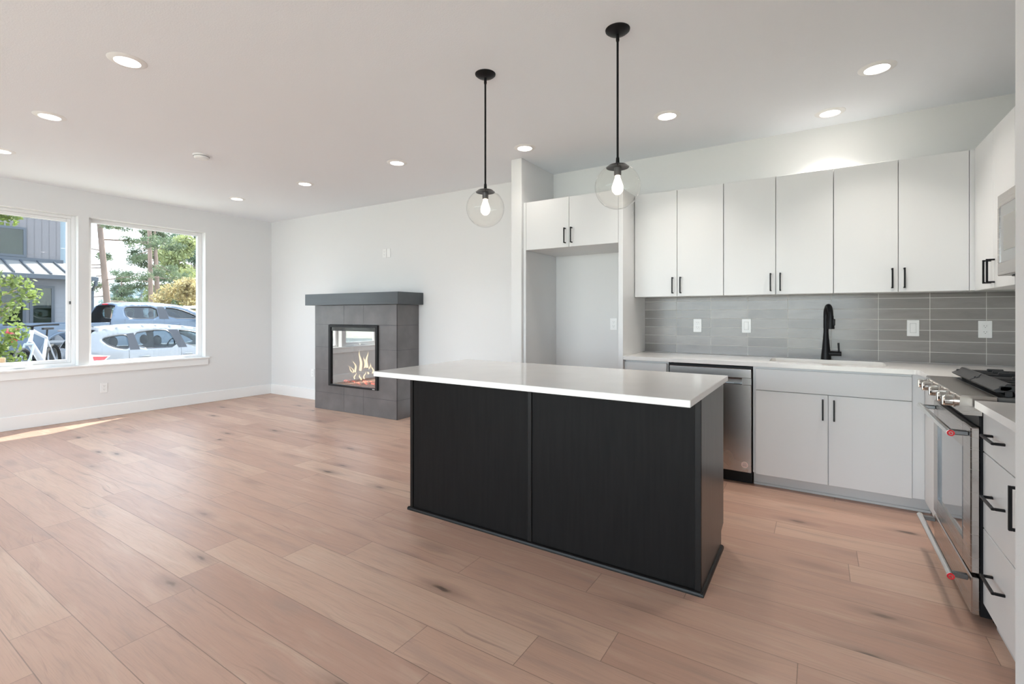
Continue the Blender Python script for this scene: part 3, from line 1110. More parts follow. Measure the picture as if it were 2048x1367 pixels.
def pendant(x, y, zg, label):
    t = thing('pendant_lamp', label, 'pendant lamp', (x, y, H), 'globe pendants over the island')
    MB().lathe([(.063, 0), (.062, -.006), (.05, -.016), (.03, -.023), (.012, -.026), (0, -.026)], (x, y, H), 36).build('canopy', BLACK, t)
    R = .1165
    ztop = zg + R * .9
    m = MB()
    m.lathe([(0, H - .026), (.008, H - .026), (.009, H - .055), (.0075, H - .062), (0, H - .062)], (x, y, 0), 16)
    m.tube([(x, y, H - .06), (x, y, ztop + .02)], .0058, 12)
    m.lathe([(0, ztop + .045), (.008, ztop + .045), (.0095, ztop + .02), (.0095, ztop + .008), (0, ztop + .008)], (x, y, 0), 16)
    m.build('rod', BLACK, t)
    MB().lathe([(0, ztop + .014), (.02, ztop + .013), (.045, ztop + .006), (.058, ztop - .004), (.058, ztop - .007), (0, ztop - .006)], (x, y, 0), 36).build('cap', BLACK, t)
    prof = []
    a0 = math.acos(.885)
    for k in range(29):
        a = a0 + (PI - a0) * k / 28
        prof.append((R * math.sin(a), zg + R * math.cos(a)))
    prof[-1] = (0, zg - R)
    MB().lathe(prof, (x, y, 0), 48).build('globe', GLOBE, t, ang=180)
    MB().lathe([(0, ztop - .007), (.0185, ztop - .007), (.0185, ztop - .045), (.015, ztop - .048), (0, ztop - .048)], (x, y, 0), 24).build('socket', pbr('socket_grey', (.12, .115, .115), .35, metal=.6) if 'socket_grey' not in bpy.data.materials else bpy.data.materials['socket_grey'], t)
    zb = ztop - .048
    MB().lathe([(.013, zb), (.014, zb - .012), (.022, zb - .035), (.0295, zb - .06), (.027, zb - .08), (.015, zb - .095), (0, zb - .10)], (x, y, 0), 24).build('bulb', BULBG, t, ang=180)
    m = MB()
    for k in range(6):
        a = 2 * PI * k / 6
        m.tube([(x + .004 * math.cos(a), y + .004 * math.sin(a), zb - .015), (x + .012 * math.cos(a + .4), y + .012 * math.sin(a + .4), zb - .045), (x + .008 * math.cos(a + .8), y + .008 * math.sin(a + .8), zb - .078)], .0032, 6)
    m.build('filament', BULB, t)
    d = bpy.data.lights.new('lamp', 'POINT')
    d.energy = 2.5
    d.shadow_soft_size = .02
    d.color = (1, .82, .6)
    l = bpy.data.objects.new('lamp', d)
    COL.objects.link(l)
    l.parent = t
    l.location = (0, 0, zb - .05 - H)


pendant(-.882, 2.40, 1.925, 'clear glass globe pendant on black rod over the range end of the island')
pendant(-1.731, 2.405, 1.914, 'clear glass globe pendant on black rod over the fireplace end of the island')

# ------------------------------------------------------------------ fireplace (own axes: x along its face, y into the wall)
FR = math.atan2(.045, 1.51)
t = thing('fireplace', 'grey tiled fireplace with charcoal mantel and burning logs behind glass', 'fireplace', (-5.762, 4.058, 0), None, FR, True)
FD = .385
FW = 1.51
m = MB()
tg = .0018
ox0, ox1, oz0, oz1 = .296, 1.206, .325, 1.131
rows = [0, .227, .528, .831, 1.132, 1.384]
def tl(x0, x1, z0, z1, y0=0.0, y1=.012):
    m.box(x0, x1, y0, y1, z0, z1)
cols = [0, .577, .937, FW]
for z0, z1 in ((rows[0], rows[1]), (rows[4], rows[5])):
    for a, b in zip(cols[:-1], cols[1:]):
        tl(a + (tg if a else 0), b - (tg if b < FW else 0), z0 + tg, z1 - tg)
for z0, z1 in zip(rows[1:4], rows[2:5]):
    tl(0, ox0, z0 + tg, z1 - tg)
    tl(ox1, FW, z0 + tg, z1 - tg)
tl(ox0, cols[1] - tg, rows[1] + tg, oz0)
tl(cols[1] + tg, cols[2] - tg, rows[1] + tg, oz0)
tl(cols[2] + tg, ox1, rows[1] + tg, oz0)
for z0, z1 in zip(rows[:-1], rows[1:]):   # both sides
    m.box(FW - .012, FW, .0135, FD, z0 + tg, z1 - tg)
    m.box(0, .012, .0135, FD, z0 + tg, z1 - tg)
m.build('tile_surround', SLATE, t)
m = MB()
m.box(.002, ox0, .003, FD, 0, 1.382)
m.box(ox1, FW - .002, .003, FD, 0, 1.382)
m.box(ox0, ox1, .003, FD, 0, oz0 - .001)
m.box(ox0, ox1, .003, FD, oz1 + .001, 1.382)
m.build('core', GROUT, t)
MB().box(FW - .003, FW + .0012, -.0012, .003, 0, 1.383).build('corner_edge_trim', BLACK, t)
MB().box(-.125, FW + .075, -.064, FD, 1.3855, 1.534, .002, 1).build('mantel_shelf', MANTEL, t)
# firebox
m = MB()
m.box(.299, .34, -.022, .03, .328, 1.128)
m.box(1.166, 1.203, -.022, .03, .328, 1.128)
m.box(.34, 1.166, -.022, .03, .328, .352)
m.box(.34, 1.166, -.022, .03, 1.098, 1.128)
fb = m.build('firebox_frame', pbr('firebox_frame', (.012, .0125, .0135), .4, spec=.3), t)
MB().box(.34, 1.166, -.012, .01, 1.05, 1.097).build('louver', BLACKG, fb)
m = MB()
for k in range(4):
    m.box(1.118 + k * .011, 1.126 + k * .011, -.0232, -.0221, .336, .3435)
m.build('brand_mark', PLASTIC, fb)
m = MB()
m.box(.338, 1.168, .36, .372, .352, 1.098)
m.box(.328, .338, .03, .372, .34, 1.1)
m.box(1.168, 1.178, .03, .372, .34, 1.1)
m.box(.328, 1.178, .03, .372, .335, .345)
m.box(.328, 1.178, .03, .372, 1.1, 1.11)
m.build('firebox_liner', pbr('liner', (.10, .095, .085), .7, vary=(4, .2)), t)
MB().box(.34, 1.166, -.003, .002, .352, 1.05).build('glass', FIREGLASS, fb)
LOG = pbr('charred_log', (.16, .12, .10), .85, vary=(9, .6), bump=(25, .6))
EMB = None
m_, nt_, b_ = new_mat('embers')
g_ = G(nt_)
o_ = g_.xyz()
nz_ = g_.noise(g_.vec(o_[0], o_[1], o_[2]), 28, 3)
b_.inputs['Base Color'].default_value = (.05, .03, .03, 1)
b_.inputs['Emission Color'].default_value = (1.0, .12, .06, 1)
nt_.links.new(g_.m('MULTIPLY', g_.sstep(nz_, .46, .62), 3.2), b_.inputs['Emission Strength'])
EMB = m_


def log(p0, p1, r):
    m = MB()
    n = 14
    P0, P1 = Vector(p0), Vector(p1)
    pts, rs = [], []
    for k in range(n + 1):
        f = k / n
        pts.append(P0.lerp(P1, f) + Vector((0, rng.uniform(-.006, .006), rng.uniform(-.006, .006))))
        rs.append(r * rng.uniform(.88, 1.1) * (.8 if k in (0, n) else 1))
    m.tube(pts, rs, 14)
    return m


log((.53, .15, .455), (1.14, .13, .47), .050).build('log', LOG, t)
log((.62, .22, .50), (1.10, .26, .545), .045).build('log', LOG, t)
log((.60, .24, .50), (.92, .12, .56), .036).build('log', LOG, t)
log((.50, .20, .42), (.78, .10, .41), .034).build('log', LOG, t)
m = MB()
for k in range(90):
    m.ball((rng.uniform(.47, 1.08), rng.uniform(.05, .20), .375 + rng.uniform(0, .025)), rng.uniform(.010, .022), 1, (1.2, 1, .7), .2)
o = m.build('embers', EMB, t)
o['kind'] = 'stuff'
m = MB()
for k in range(240):
    m.ball((rng.uniform(.35, 1.155), rng.uniform(.04, .34), .352), rng.uniform(.008, .016), 1, (1, 1, .7), .2)
o = m.build('crushed_glass_bed', pbr('crushed_glass', (.34, .34, .34), .3), t)
o['kind'] = 'stuff'
# flames: tapering tongues with real thickness
m_ = bpy.data.materials.new('flame')
m_.use_nodes = True
n_ = m_.node_tree
n_.nodes.clear()
g_ = G(n_)
out_ = n_.nodes.new('ShaderNodeOutputMaterial')
mx_ = n_.nodes.new('ShaderNodeMixShader')
tr_ = n_.nodes.new('ShaderNodeBsdfTransparent')
em_ = n_.nodes.new('ShaderNodeEmission')
lw_ = n_.nodes.new('ShaderNodeLayerWeight')
lw_.inputs[0].default_value = .35
o_ = g_.xyz()
cr_ = g_.ramp(g_.sstep(lw_.outputs['Facing'], 0, .8), [(0, (1, .86, .52)), (.55, (1, .60, .22)), (1, (1, .26, .05))])
n_.links.new(cr_, em_.inputs[0])
em_.inputs[1].default_value = 2.3
fa_ = g_.m('MULTIPLY', g_.m('SUBTRACT', 1.0, lw_.outputs['Facing']), .72)
n_.links.new(fa_, mx_.inputs[0])
n_.links.new(tr_.outputs[0], mx_.inputs[1])
n_.links.new(em_.outputs[0], mx_.inputs[2])
n_.links.new(mx_.outputs[0], out_.inputs[0])
FLAME = m_


def flame(x, y, z, h, r, lean):
    m = MB()
    pts, rs = [], []
    n = 14
    ph = rng.uniform(0, 6)
    for k in range(n + 1):
        f = k / n
        pts.append((x + lean * f * f + .012 * math.sin(f * 7 + ph) * f, y + .01 * math.sin(f * 5 + ph), z + h * f))
        rs.append(max(.0006, r * .72 * (.55 + 1.3 * f) * (1 - f) ** 1.25 * 1.15))
    m.tube(pts, rs, 12)
    return m


for a in ((.735, .13, .53, .27, .036, -.012), (.835, .15, .54, .25, .034, .012), (.785, .16, .53, .19, .034, -.01), (.66, .12, .51, .15, .024, -.06),
          (.60, .13, .48, .10, .018, -.05), (.90, .12, .50, .15, .024, .03), (.96, .13, .50, .12, .020, -.015), (1.03, .15, .515, .10, .024, .02),
          (1.10, .15, .52, .09, .022, .02), (.70, .07, .43, .09, .016, .02), (.80, .075, .42, .08, .02, -.02), (.87, .075, .44, .10, .018, .02), (.56, .14, .50, .09, .012, -.10)):
    flame(*a).build('flame', FLAME, t)
MB().tube([(.78, .055, .385), (1.15, .10, .405)], [.007, .011], 8).build('kindling_stick', pbr('pale_stick', (.75, .68, .55), .7), t)

#@@EXTERIOR@@
# ------------------------------------------------------------------ outdoors
def gz(x):
    """ground height: the drive by the house is lower than the street"""
    if x > -14.2:
        return -.52
    if x > -16.0:
        return -.52 + (-14.2 - x) / 1.8 * .15
    return -.37


GRASS = pbr('lawn', (.16, .20, .07), .9, vary=(1.5, .5))
m = MB()
xs = [2.2, XWO - .02, -9.6, -14.2, -16.0, -21.5, -260]
ys = [-60, 160]
vs = [[m.bm.verts.new((x, y, gz(x))) for y in ys] for x in xs]
for i in range(len(xs) - 1):
    f_ = m.bm.faces.new((vs[i][0], vs[i][1], vs[i + 1][1], vs[i + 1][0]))
bmesh.ops.recalc_face_normals(m.bm, faces=m.bm.faces)
for f_ in m.bm.faces:
    if f_.normal.z < 0:
        f_.normal_flip()
struct('ground', m, pbr('dry_ground', (.30, .29, .22), .9, vary=(.8, .3)))
m = MB()
m.box(-14.0, -9.7, -40, 60, -.60, -.505)
struct('driveway', m, pbr('concrete_drive', (.30, .295, .28), .8, vary=(1.5, .08)))
m = MB()
m.box(-21.3, -16.05, -40, 90, -.45, -.365)
struct('road', m, pbr('asphalt', (.20, .20, .21), .85, vary=(6, .15)))
m = MB()
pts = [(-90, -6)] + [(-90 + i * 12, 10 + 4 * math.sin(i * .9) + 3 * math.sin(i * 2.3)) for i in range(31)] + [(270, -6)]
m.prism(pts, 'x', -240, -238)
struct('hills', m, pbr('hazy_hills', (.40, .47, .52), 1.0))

# neighbouring house ---------------------------------------------------------
SID_U = siding_mat('board_and_batten', (.145, .134, .138), 1, .20, True)
SID_L = siding_mat('lap_siding', (.17, .175, .195), 2, .17, False)
SID_B = pbr('pale_blue_siding', (.24, .29, .325), .7)
DKF = pbr('dark_frame', (.045, .055, .07), .4)
HG = glass_mat('house_glass', (.5, .55, .5), refl=.05)
HIN = pbr('house_painted_shade', (.06, .085, .06), .9, vary=(1.6, .6))  # shade of the unlit rooms, painted as a dark green colour
ROOF = pbr('metal_roof', (.20, .192, .18), .5, metal=.0)
hx = -23.0
t = thing('house', 'grey neighbouring house with board siding, metal porch roof and dark windows', 'house', (-26, 2, gz(-23)))
m = MB()
m.box(-31, hx - 1.2, -9, 6.13, 2.4, 8.5)
m.build('upper_wall', SID_U, t)
MB().box(-30.8, hx - 1.55, 6.135, 6.75, -.36, 8.5).build('side_wall', SID_B, t)
m = MB()
m.box(-31, hx, -9, 6.62, -.36, 2.60)
m.build('lower_wall', SID_L, t)
m = MB()
m.prism([(hx - 1.2, 3.22), (hx + .45, 2.66), (hx + .45, 2.60), (hx - 1.2, 3.10)], 'y', -9, 6.72)
rf = m.build('porch_roof', ROOF, t)
m = MB()
for k in range(34):
    yy = -8.8 + k * .46
    m.prism([(hx - 1.2, 3.225), (hx + .45, 2.665), (hx + .45, 2.71), (hx - 1.2, 3.27)], 'y', yy, yy + .045)
m.build('standing_seams', DKF, rf)
MB().box(hx - 1.2, hx - 1.12, -9, 6.2, 3.14, 3.32).build('flashing', DKF, rf)
MB().box(hx + .46, hx + .60, -9, 6.74, 2.50, 2.64).build('gutter', DKF, t)
m = MB()
m.tube([(hx + .53, 6.68, 2.52), (hx + .53, 6.68, 2.36), (hx + .1, 6.70, 2.16), (hx + .06, 6.70, -.30)], .055, 8)
m.build('downspout', DKF, t)


def hwin(y0, y1, z0, z1, x):
    m = MB()
    fr = .085
    m.box(x, x + .06, y0, y1, z0, z0 + fr)
    m.box(x, x + .06, y0, y1, z1 - fr, z1)
    m.box(x, x + .06, y0, y0 + fr, z0 + fr, z1 - fr)
    m.box(x, x + .06, y1 - fr, y1, z0 + fr, z1 - fr)
    f = m.build('window', DKF, t)
    MB().box(x + .03, x + .04, y0 + fr, y1 - fr, z0 + fr, z1 - fr).build('pane', HG, f)
    MB().box(x + .002, x + .012, y0 + fr, y1 - fr, z0 + fr, z1 - fr).build('room_shade_sheet', HIN, f)  # thin dark sheet stands in for the shaded room behind the pane


hwin(5.02, 5.66, -.1, 2.28, hx + .002)
hwin(4.28, 4.93, -.1, 2.28, hx + .002)
hwin(2.4, 5.2, 3.33, 4.40, hx - 1.198)

# vehicles -------------------------------------------------------------------
CARGLASS = glass_mat('car_glass', (.62, .70, .70), 1.5)
TRUCKGLASS = glass_mat('truck_glass', (.16, .21, .23), refl=.07)
TYRE = pbr('tyre_rubber', (.02, .02, .02), .8)
WELL = pbr('wheel_well', (.015, .015, .017), .9)
SEAT = pbr('seat_cloth', (.11, .10, .095), .9)


def interp(tab, v):
    for (a, fa), (b, fb) in zip(tab[:-1], tab[1:]):
        if v <= b:
            return fa + (fb - fa) * max(0, (v - a) / (b - a))
    return tab[-1][1]


def side_skin(m, outerp, holes, wf, sg):
    bm = bmesh.new()
    es = []
    for lp in [outerp] + holes:
        vs = [bm.verts.new((p[0], 0, p[1])) for p in lp]
        es += [bm.edges.new((vs[i], vs[(i + 1) % len(vs)])) for i in range(len(vs))]
    bmesh.ops.triangle_fill(bm, use_beauty=True, use_dissolve=False, edges=es)
    for lim in (.3, .16, .09, .09):
        es_ = [e for e in bm.edges if e.calc_length() > lim]
        if es_:
            bmesh.ops.subdivide_edges(bm, edges=es_, cuts=1, use_grid_fill=True)
        bmesh.ops.triangulate(bm, faces=[f for f in bm.faces if len(f.verts) > 3])
    mp = {}
    for v in bm.verts:
        mp[v] = m.bm.verts.new((v.co.x, sg * wf(v.co.x, v.co.z), v.co.z))
    for f in bm.faces:
        m.bm.faces.new([mp[v] for v in f.verts])
    bm.free()


def top_skin(m, prof, wf, i0, i1, crown=.03, n=9):
    rings = []
    for x, z in prof[i0:i1 + 1]:
        wd = wf(x, z)
        rings.append([m.bm.verts.new((x, wd * (2 * k / (n - 1) - 1), z + crown * (1 - abs(2 * k / (n - 1) - 1) ** 2.5))) for k in range(n)])
    for A, B in zip(rings[:-1], rings[1:]):
        for k in range(n - 1):
            m.bm.faces.new((A[k], A[k + 1], B[k + 1], B[k]))


def densify(pts, step=.12):
    out = []
    for p, q in zip(pts[:-1], pts[1:]):
        n = max(1, int(math.dist(p, q) / step))
        out += [(p[0] + (q[0] - p[0]) * k / n, p[1] + (q[1] - p[1]) * k / n) for k in range(n)]
    return out + [pts[-1]]


def smooth_line(pts, it=2):
    for _ in range(it):
        new = [pts[0]]
        for p, q in zip(pts[:-1], pts[1:]):
            new += [(p[0] * .75 + q[0] * .25, p[1] * .75 + q[1] * .25), (p[0] * .25 + q[0] * .75, p[1] * .25 + q[1] * .75)]
        pts = new + [pts[-1]]
    return pts


def pane_panel(name, poly, wf, mat, parent, off=-.012):
    m = MB()
    for sg in (-1,):
        side_skin(m, poly, [], lambda x, z: wf(x, z) + off, sg)
    return m.build(name, mat, parent)


def round_poly(pts, it=2):
    for _ in range(it):
        new = []
        for i, p in enumerate(pts):
            q = pts[(i + 1) % len(pts)]
            new += [(p[0] * .8 + q[0] * .2, p[1] * .8 + q[1] * .2), (p[0] * .2 + q[0] * .8, p[1] * .2 + q[1] * .8)]
        pts = new
    return pts


def wheel(parent, x, y, r, wd, rimmat, sg):
    t0 = MB().lathe([(r * .62, -wd / 2), (r * .93, -wd / 2), (r, -wd * .32), (r, wd * .32), (r * .93, wd / 2), (r * .62, wd / 2), (r * .62, -wd / 2)], (x, y, r), 36, 'y').build('wheel', TYRE, parent)
    m = MB()
    m.lathe([(r * .62, -wd * .4), (r * .60, wd * .3), (r * .56, wd * .3), (r * .56, -wd * .4)], (x, y, r), 30, 'y')
    for k in range(6):
        a = 2 * PI * k / 6
        m.tube([(x + .06 * math.cos(a), y + sg * wd * .36, r + .06 * math.sin(a)), (x + r * .57 * math.cos(a), y + sg * wd * .3, r + r * .57 * math.sin(a))], [.05, .035], 6)
    m.lathe([(0, sg * wd * .42), (.07, sg * wd * .40), (.07, sg * wd * .2), (0, sg * wd * .2)], (x, y, r), 16, 'y')
    m.build('rim', rimmat, t0)


def arch(cx, zb, r, n=10):
    return [(cx - r * math.cos(PI * k / n), zb + r * math.sin(PI * k / n)) for k in range(n + 1)]


def arches_bottom(x0, x1, zb, cs, r, zc):
    """bottom edge from x0 to x1 with wheel arches"""
    out = [(x0, zb)]
    for c in cs:
        out += [(c - r * math.cos(PI * k / 12), zc + r * math.sin(PI * k / 12)) for k in range(13)]
    return out + [(x1, zb)]


# small pale hatchback
gcar = -.52 + .017
t = thing('hatchback_car', 'pale silver hatchback car parked in front of the pickup', 'car', (-13.33, 3.48, gcar), None, PI / 2, True)
PAINT = pbr('silver_paint', (.215, .22, .235), .25, coat=.6)
prof = smooth_line([(.02, .62), (.0, .80), (.03, .98), (.14, 1.20), (.22, 1.38), (.34, 1.445), (.75, 1.505), (1.25, 1.53), (1.8, 1.51), (2.3, 1.43), (2.72, 1.28), (3.15, 1.03), (3.6, .90), (3.92, .76), (4.0, .58), (4.0, .36)], 1)
iT = min(range(len(prof)), key=lambda i: abs(prof[i][0] - .30) + (0 if prof[i][1] > 1.3 else 9))
iW = min(range(len(prof)), key=lambda i: abs(prof[i][0] - 2.40) + (0 if prof[i][1] > 1.2 else 9))
iH = min(range(len(prof)), key=lambda i: abs(prof[i][0] - 3.12) + (0 if prof[i][1] < 1.2 else 9))
iB = min(range(len(prof)), key=lambda i: abs(prof[i][1] - 1.0) + (0 if prof[i][0] < .3 else 9))


def wcar(x, z):
    wz = interp([(.2, .78), (.4, .83), (.65, .845), (.95, .825), (1.0, .815), (1.35, .665), (1.48, .60), (1.53, .50)], z)
    return wz * interp([(0, .80), (.25, .93), (.7, 1.0), (3.1, 1.0), (3.7, .93), (4.0, .78)], x)


quarter = round_poly([(.36, 1.27), (.80, 1.345), (.84, 1.18), (.80, 1.02), (.60, 1.06), (.45, 1.14)], 2)
rearw = round_poly([(.92, 1.36), (1.30, 1.415), (1.62, 1.415), (1.78, 1.02), (.98, 1.02)], 1)
frontw = round_poly([(1.78, 1.41), (2.02, 1.38), (2.35, 1.30), (2.62, 1.17), (2.80, 1.04), (1.90, 1.02)], 1)
bott = arches_bottom(4.0 - .02, .03, .30, [3.28, .72], .33, .31)
bott = [(3.99, .30)] + [(3.28 + .33 * math.cos(PI * k / 12), .30 + .33 * math.sin(PI * k / 12)) for k in range(13)] + [(.72 + .33 * math.cos(PI * k / 12), .30 + .33 * math.sin(PI * k / 12)) for k in range(13)] + [(.03, .34)]
m = MB()
for sg in (-1, 1):
    side_skin(m, prof + bott, [quarter, rearw, frontw], wcar, sg)
top_skin(m, prof, wcar, 0, iB, 0)
top_skin(m, prof, wcar, iT, iW, .02)
top_skin(m, prof, wcar, iH, len(prof) - 1, .02)
bmesh.ops.remove_doubles(m.bm, verts=m.bm.verts, dist=.001)
body = m.build('body', PAINT, t, ang=40)
md = body.modifiers.new('thickness', 'SOLIDIFY')
md.thickness = .025
md.offset = 0
md.use_rim = True
m = MB()
top_skin(m, prof, wcar, iW, iH, .03)
m.build('windscreen', CARGLASS, t)
m = MB()
top_skin(m, prof, wcar, iB, iT, .01)
m.build('rear_window', TRUCKGLASS, t)
DKTRIM = pbr('dark_pillar', (.03, .03, .035), .3)
for nm, po, gm in (('quarter_window', quarter, CARGLASS), ('door_window', rearw, CARGLASS), ('door_window', frontw, CARGLASS)):
    f = pane_panel(nm, po, wcar, gm, t)
    m = MB()
    m.tube([(p[0], -wcar(*p) - .004, p[1]) for p in po], .013, 6, closed=True)
    m.build('window_rubber', DKTRIM, f)
m = MB()
side_skin(m, [(1.60, 1.425), (1.80, 1.42), (1.93, 1.01), (1.75, 1.01)], [], lambda x, z: wcar(x, z) + .016, -1)
side_skin(m, [(.80, 1.35), (.93, 1.372), (1.00, 1.01), (.82, 1.01)], [], lambda x, z: wcar(x, z) + .016, -1)
m.build('door_pillar', DKTRIM, t)
for xx in (.98, 1.83):
    m = MB()
    m.tube([(xx, -wcar(xx, .85) - .012, .855), (xx + .04, -wcar(xx, .85) - .03, .862), (xx + .17, -wcar(xx, .85) - .03, .860), (xx + .21, -wcar(xx, .85) - .012, .853)], [.012, .019, .019, .012], 8)
    m.build('door_handle', PAINT, t)
m = MB()
for xx in (.80, 1.80):
    m.tube([(xx, -wcar(xx, z) - .0135, z) for z in (1.0, .85, .65, .45)], .0045, 4)
m.build('door_seam', DKTRIM, t)
m = MB()
side_skin(m, [(.02, .86), (.10, .955), (.48, .905), (.36, .78), (.05, .735)], [], lambda x, z: wcar(x, z) + .02, -1)
tl_ = m.build('tail_lamp', pbr('lamp_clear', (.75, .66, .62), .1, coat=1), t)
m = MB()
side_skin(m, [(.20, .90), (.44, .895), (.345, .79), (.22, .785)], [], lambda x, z: wcar(x, z) + .027, -1)
m.build('red_lens', pbr('red_lens', (.60, .03, .04), .1, coat=1), tl_)
MB().box(-.02, .25, -.52, .52, 1.40, 1.435, .01).build('spoiler', PAINT, t)
MB().tube([(.46, 0, 1.48), (.18, 0, 1.66)], [.008, .004], 6).build('antenna', BLACK, t)
for sx in (1.55, .72):
    for sy in (-.36, .36):
        m = MB()
        m.prism([(sx, .45), (sx + .5, .45), (sx + .5, .57), (sx + .16, .6), (sx + .02, 1.0), (sx - .10, 1.02), (sx - .08, .6)], 'y', sy - .23, sy + .23)
        s_ = m.build('seat', SEAT, t)
        MB().ball((sx - .05, sy, 1.17), .15, 2, (.5, .95, .8)).build('headrest', SEAT, s_)
MB().box(2.15, 2.95, -.66, .66, .70, .98, .08).build('dashboard', SEAT, t)
a_ = []
for k in range(20):
    a = 2 * PI * k / 20
    a_.append((2.06 + .06 * math.sin(a), .36 + .18 * math.cos(a), 1.0 + .17 * math.sin(a)))
MB().tube(a_, .015, 6, closed=True).build('steering_wheel', BLACK, t)
m = MB()
m.box(.25, 3.85, -.70, .70, .22, .44)
m.build('floor_pan', WELL, t)
for xx in (.72, 3.28):
    for sg in (-1, 1):
        wheel(t, xx, sg * .74, .295, .19, CHROME, sg)

m = MB()
m.box(-.66, .04, -.04, .04, .36, .42)
m.box(-.70, -.62, -.85, .90, .37, .42, .01, 1)
m.tube([(-.30, 0, .40), (-.34, 0, 1.0)], .03, 8)
m.build('hitch_rack', BLACK, t)

# pickup truck
gtr = -.365 + .002
t = thing('pickup_truck', 'blue-grey crew cab pickup truck parked behind the hatchback', 'truck', (-18.50, 3.42, gtr), None, PI / 2, True)
TP = pbr('blue_grey_paint', (.08, .11, .155), .35, coat=.25)
TPD = pbr('grey_lower_paint', (.075, .085, .10), .4)
WT = 1.0


def wtr(x, z):
    return interp([(.4, .97), (.8, 1.0), (1.2, .985), (1.45, .97), (1.5, .955), (1.86, .80), (1.96, .70), (2.0, .60)], z) * interp([(0, .97), (.3, 1), (5.2, 1), (5.9, .93), (6.1, .88)], x)


cab = smooth_line([(2.13, 1.38), (2.15, 1.50), (2.28, 1.88), (2.40, 1.955), (2.9, 1.985), (3.5, 1.98), (4.0, 1.93), (4.35, 1.78), (4.95, 1.46)], 1)
hood = [(4.95, 1.46), (5.3, 1.43), (5.9, 1.36), (6.08, 1.28), (6.12, 1.0), (6.12, .55)]
low = [(6.1, .52)] + [(5.05 + .50 * math.cos(PI * k / 12), .52 + .52 * math.sin(PI * k / 12)) for k in range(13)] + [(2.2, .48)]
rw = round_poly([(2.50, 1.80), (2.60, 1.87), (3.34, 1.87), (3.36, 1.50), (2.62, 1.50), (2.52, 1.58)], 1)
fwn = round_poly([(3.56, 1.86), (3.85, 1.83), (4.15, 1.74), (4.62, 1.48), (3.66, 1.50)], 1)
m = MB()
for sg in (-1, 1):
    side_skin(m, cab + hood[1:] + low, [rw, fwn], wtr, sg)
top_skin(m, cab, wtr, 5, 11, .03)
top_skin(m, hood, wtr, 0, len(hood) - 1, .04)
m.bm.faces.ensure_lookup_table()
bmesh.ops.remove_doubles(m.bm, verts=m.bm.verts, dist=.001)
bd = m.build('cab', TP, t, ang=40)
md = bd.modifiers.new('thickness', 'SOLIDIFY')
md.thickness = .03
md.offset = 0
m = MB()
top_skin(m, cab, wtr, 11, len(cab) - 1, .04)
m.build('windscreen', TRUCKGLASS, t)
m = MB()
top_skin(m, cab, lambda x, z: wtr(x, z) - .10, 0, 5, 0)
m.build('rear_window', TRUCKGLASS, t)
m = MB()
m.box(2.15, 2.19, -.90, .90, .6, 1.40)
m.build('cab_back', TP, t)
MB().box(2.27, 2.34, -.17, .17, 1.925, 1.965, .01).build('brake_light', RED, t)
for po in (rw, fwn):
    f = pane_panel('door_window', po, wtr, TRUCKGLASS, t)
    m = MB()
    m.tube([(p[0], -wtr(*p) - .004, p[1]) for p in po], .016, 6, closed=True)
    m.build('window_rubber', DKTRIM, f)
m = MB()
side_skin(m, [(3.36, 1.88), (3.55, 1.88), (3.64, 1.49), (3.37, 1.49)], [], lambda x, z: wtr(x, z) + .02, -1)
m.build('door_pillar', DKTRIM, t)
m = MB()
for pts in ([(2.48, 1.48), (2.46, 1.2), (2.46, .62)], [(3.50, 1.48), (3.50, 1.2), (3.50, .62)], [(4.70, 1.44), (4.70, .62)]):
    m.tube([(x, -wtr(x, z) - .016, z) for x, z in pts], .006, 4)
m.build('door_seam', DKTRIM, t)
for xx in (2.62, 3.66):
    m = MB()
    m.tube([(xx, -wtr(xx, 1.3) - .02, 1.31), (xx + .03, -wtr(xx, 1.3) - .04, 1.315), (xx + .24, -wtr(xx, 1.3) - .04, 1.315), (xx + .27, -wtr(xx, 1.3) - .02, 1.31)], .02, 8)
    m.build('door_handle', TP, t)
m = MB()
m.box(4.42, 4.54, -1.30, -1.10, 1.42, 1.70, .03)
m.tube([(4.52, -.96, 1.47), (4.50, -1.14, 1.47)], .03, 8)
mr = m.build('mirror', BLACK, t)
MB().box(4.415, 4.421, -1.285, -1.115, 1.55, 1.68).build('mirror_glass', CHROME, mr)
m = MB()
side_skin(m, [(4.85, 1.28), (5.02, 1.30), (5.02, 1.14), (4.92, 1.10)], [], lambda x, z: wtr(x, z) + .02, -1)
m.build('fender_vent', BLACK, t)
# bed
bl = [(.0, 1.36), (2.10, 1.40), (2.10, .55)] + [(1.16 + .53 * math.cos(PI * k / 12), .55 + .58 * math.sin(PI * k / 12)) for k in range(13)] + [(.0, .70)]
m = MB()
for sg in (-1, 1):
    bm0 = len(m.bm.verts)
    side_skin(m, bl, [], wtr, sg)
bb = m.build('bed_side', TP, t, ang=40)
md = bb.modifiers.new('thickness', 'SOLIDIFY')
md.thickness = .06
md.offset = 0
MB().box(-.02, .06, -.93, .93, .72, 1.36, .015).build('tailgate', TP, t)
MB().box(.06, 2.1, -.92, .92, .80, .86).build('bed_floor', TPD, t)
MB().box(-.16, .02, -.98, .98, .50, .70, .03).build('bumper', TPD, t)
m = MB()
m.box(-.03, .22, -1.012, -.90, .90, 1.28, .015)
l_ = m.build('tail_lamp', pbr('tail_red', (.34, .012, .02), .15, coat=1), t)
MB().box(-.034, .224, -1.016, -.93, 1.03, 1.13, .01).build('dark_band', pbr('tail_dark', (.10, .02, .025), .2), l_)
m = MB()
rs = [(1.16 + .55 * math.cos(PI * k / 14), -1.005, .55 + .60 * math.sin(PI * k / 14)) for k in range(15)]
m.tube(rs, .035, 8)
m.build('wheel_arch_trim', TP, t)
m = MB()
m.box(.3, 2.1, -.93, .93, .45, .80)
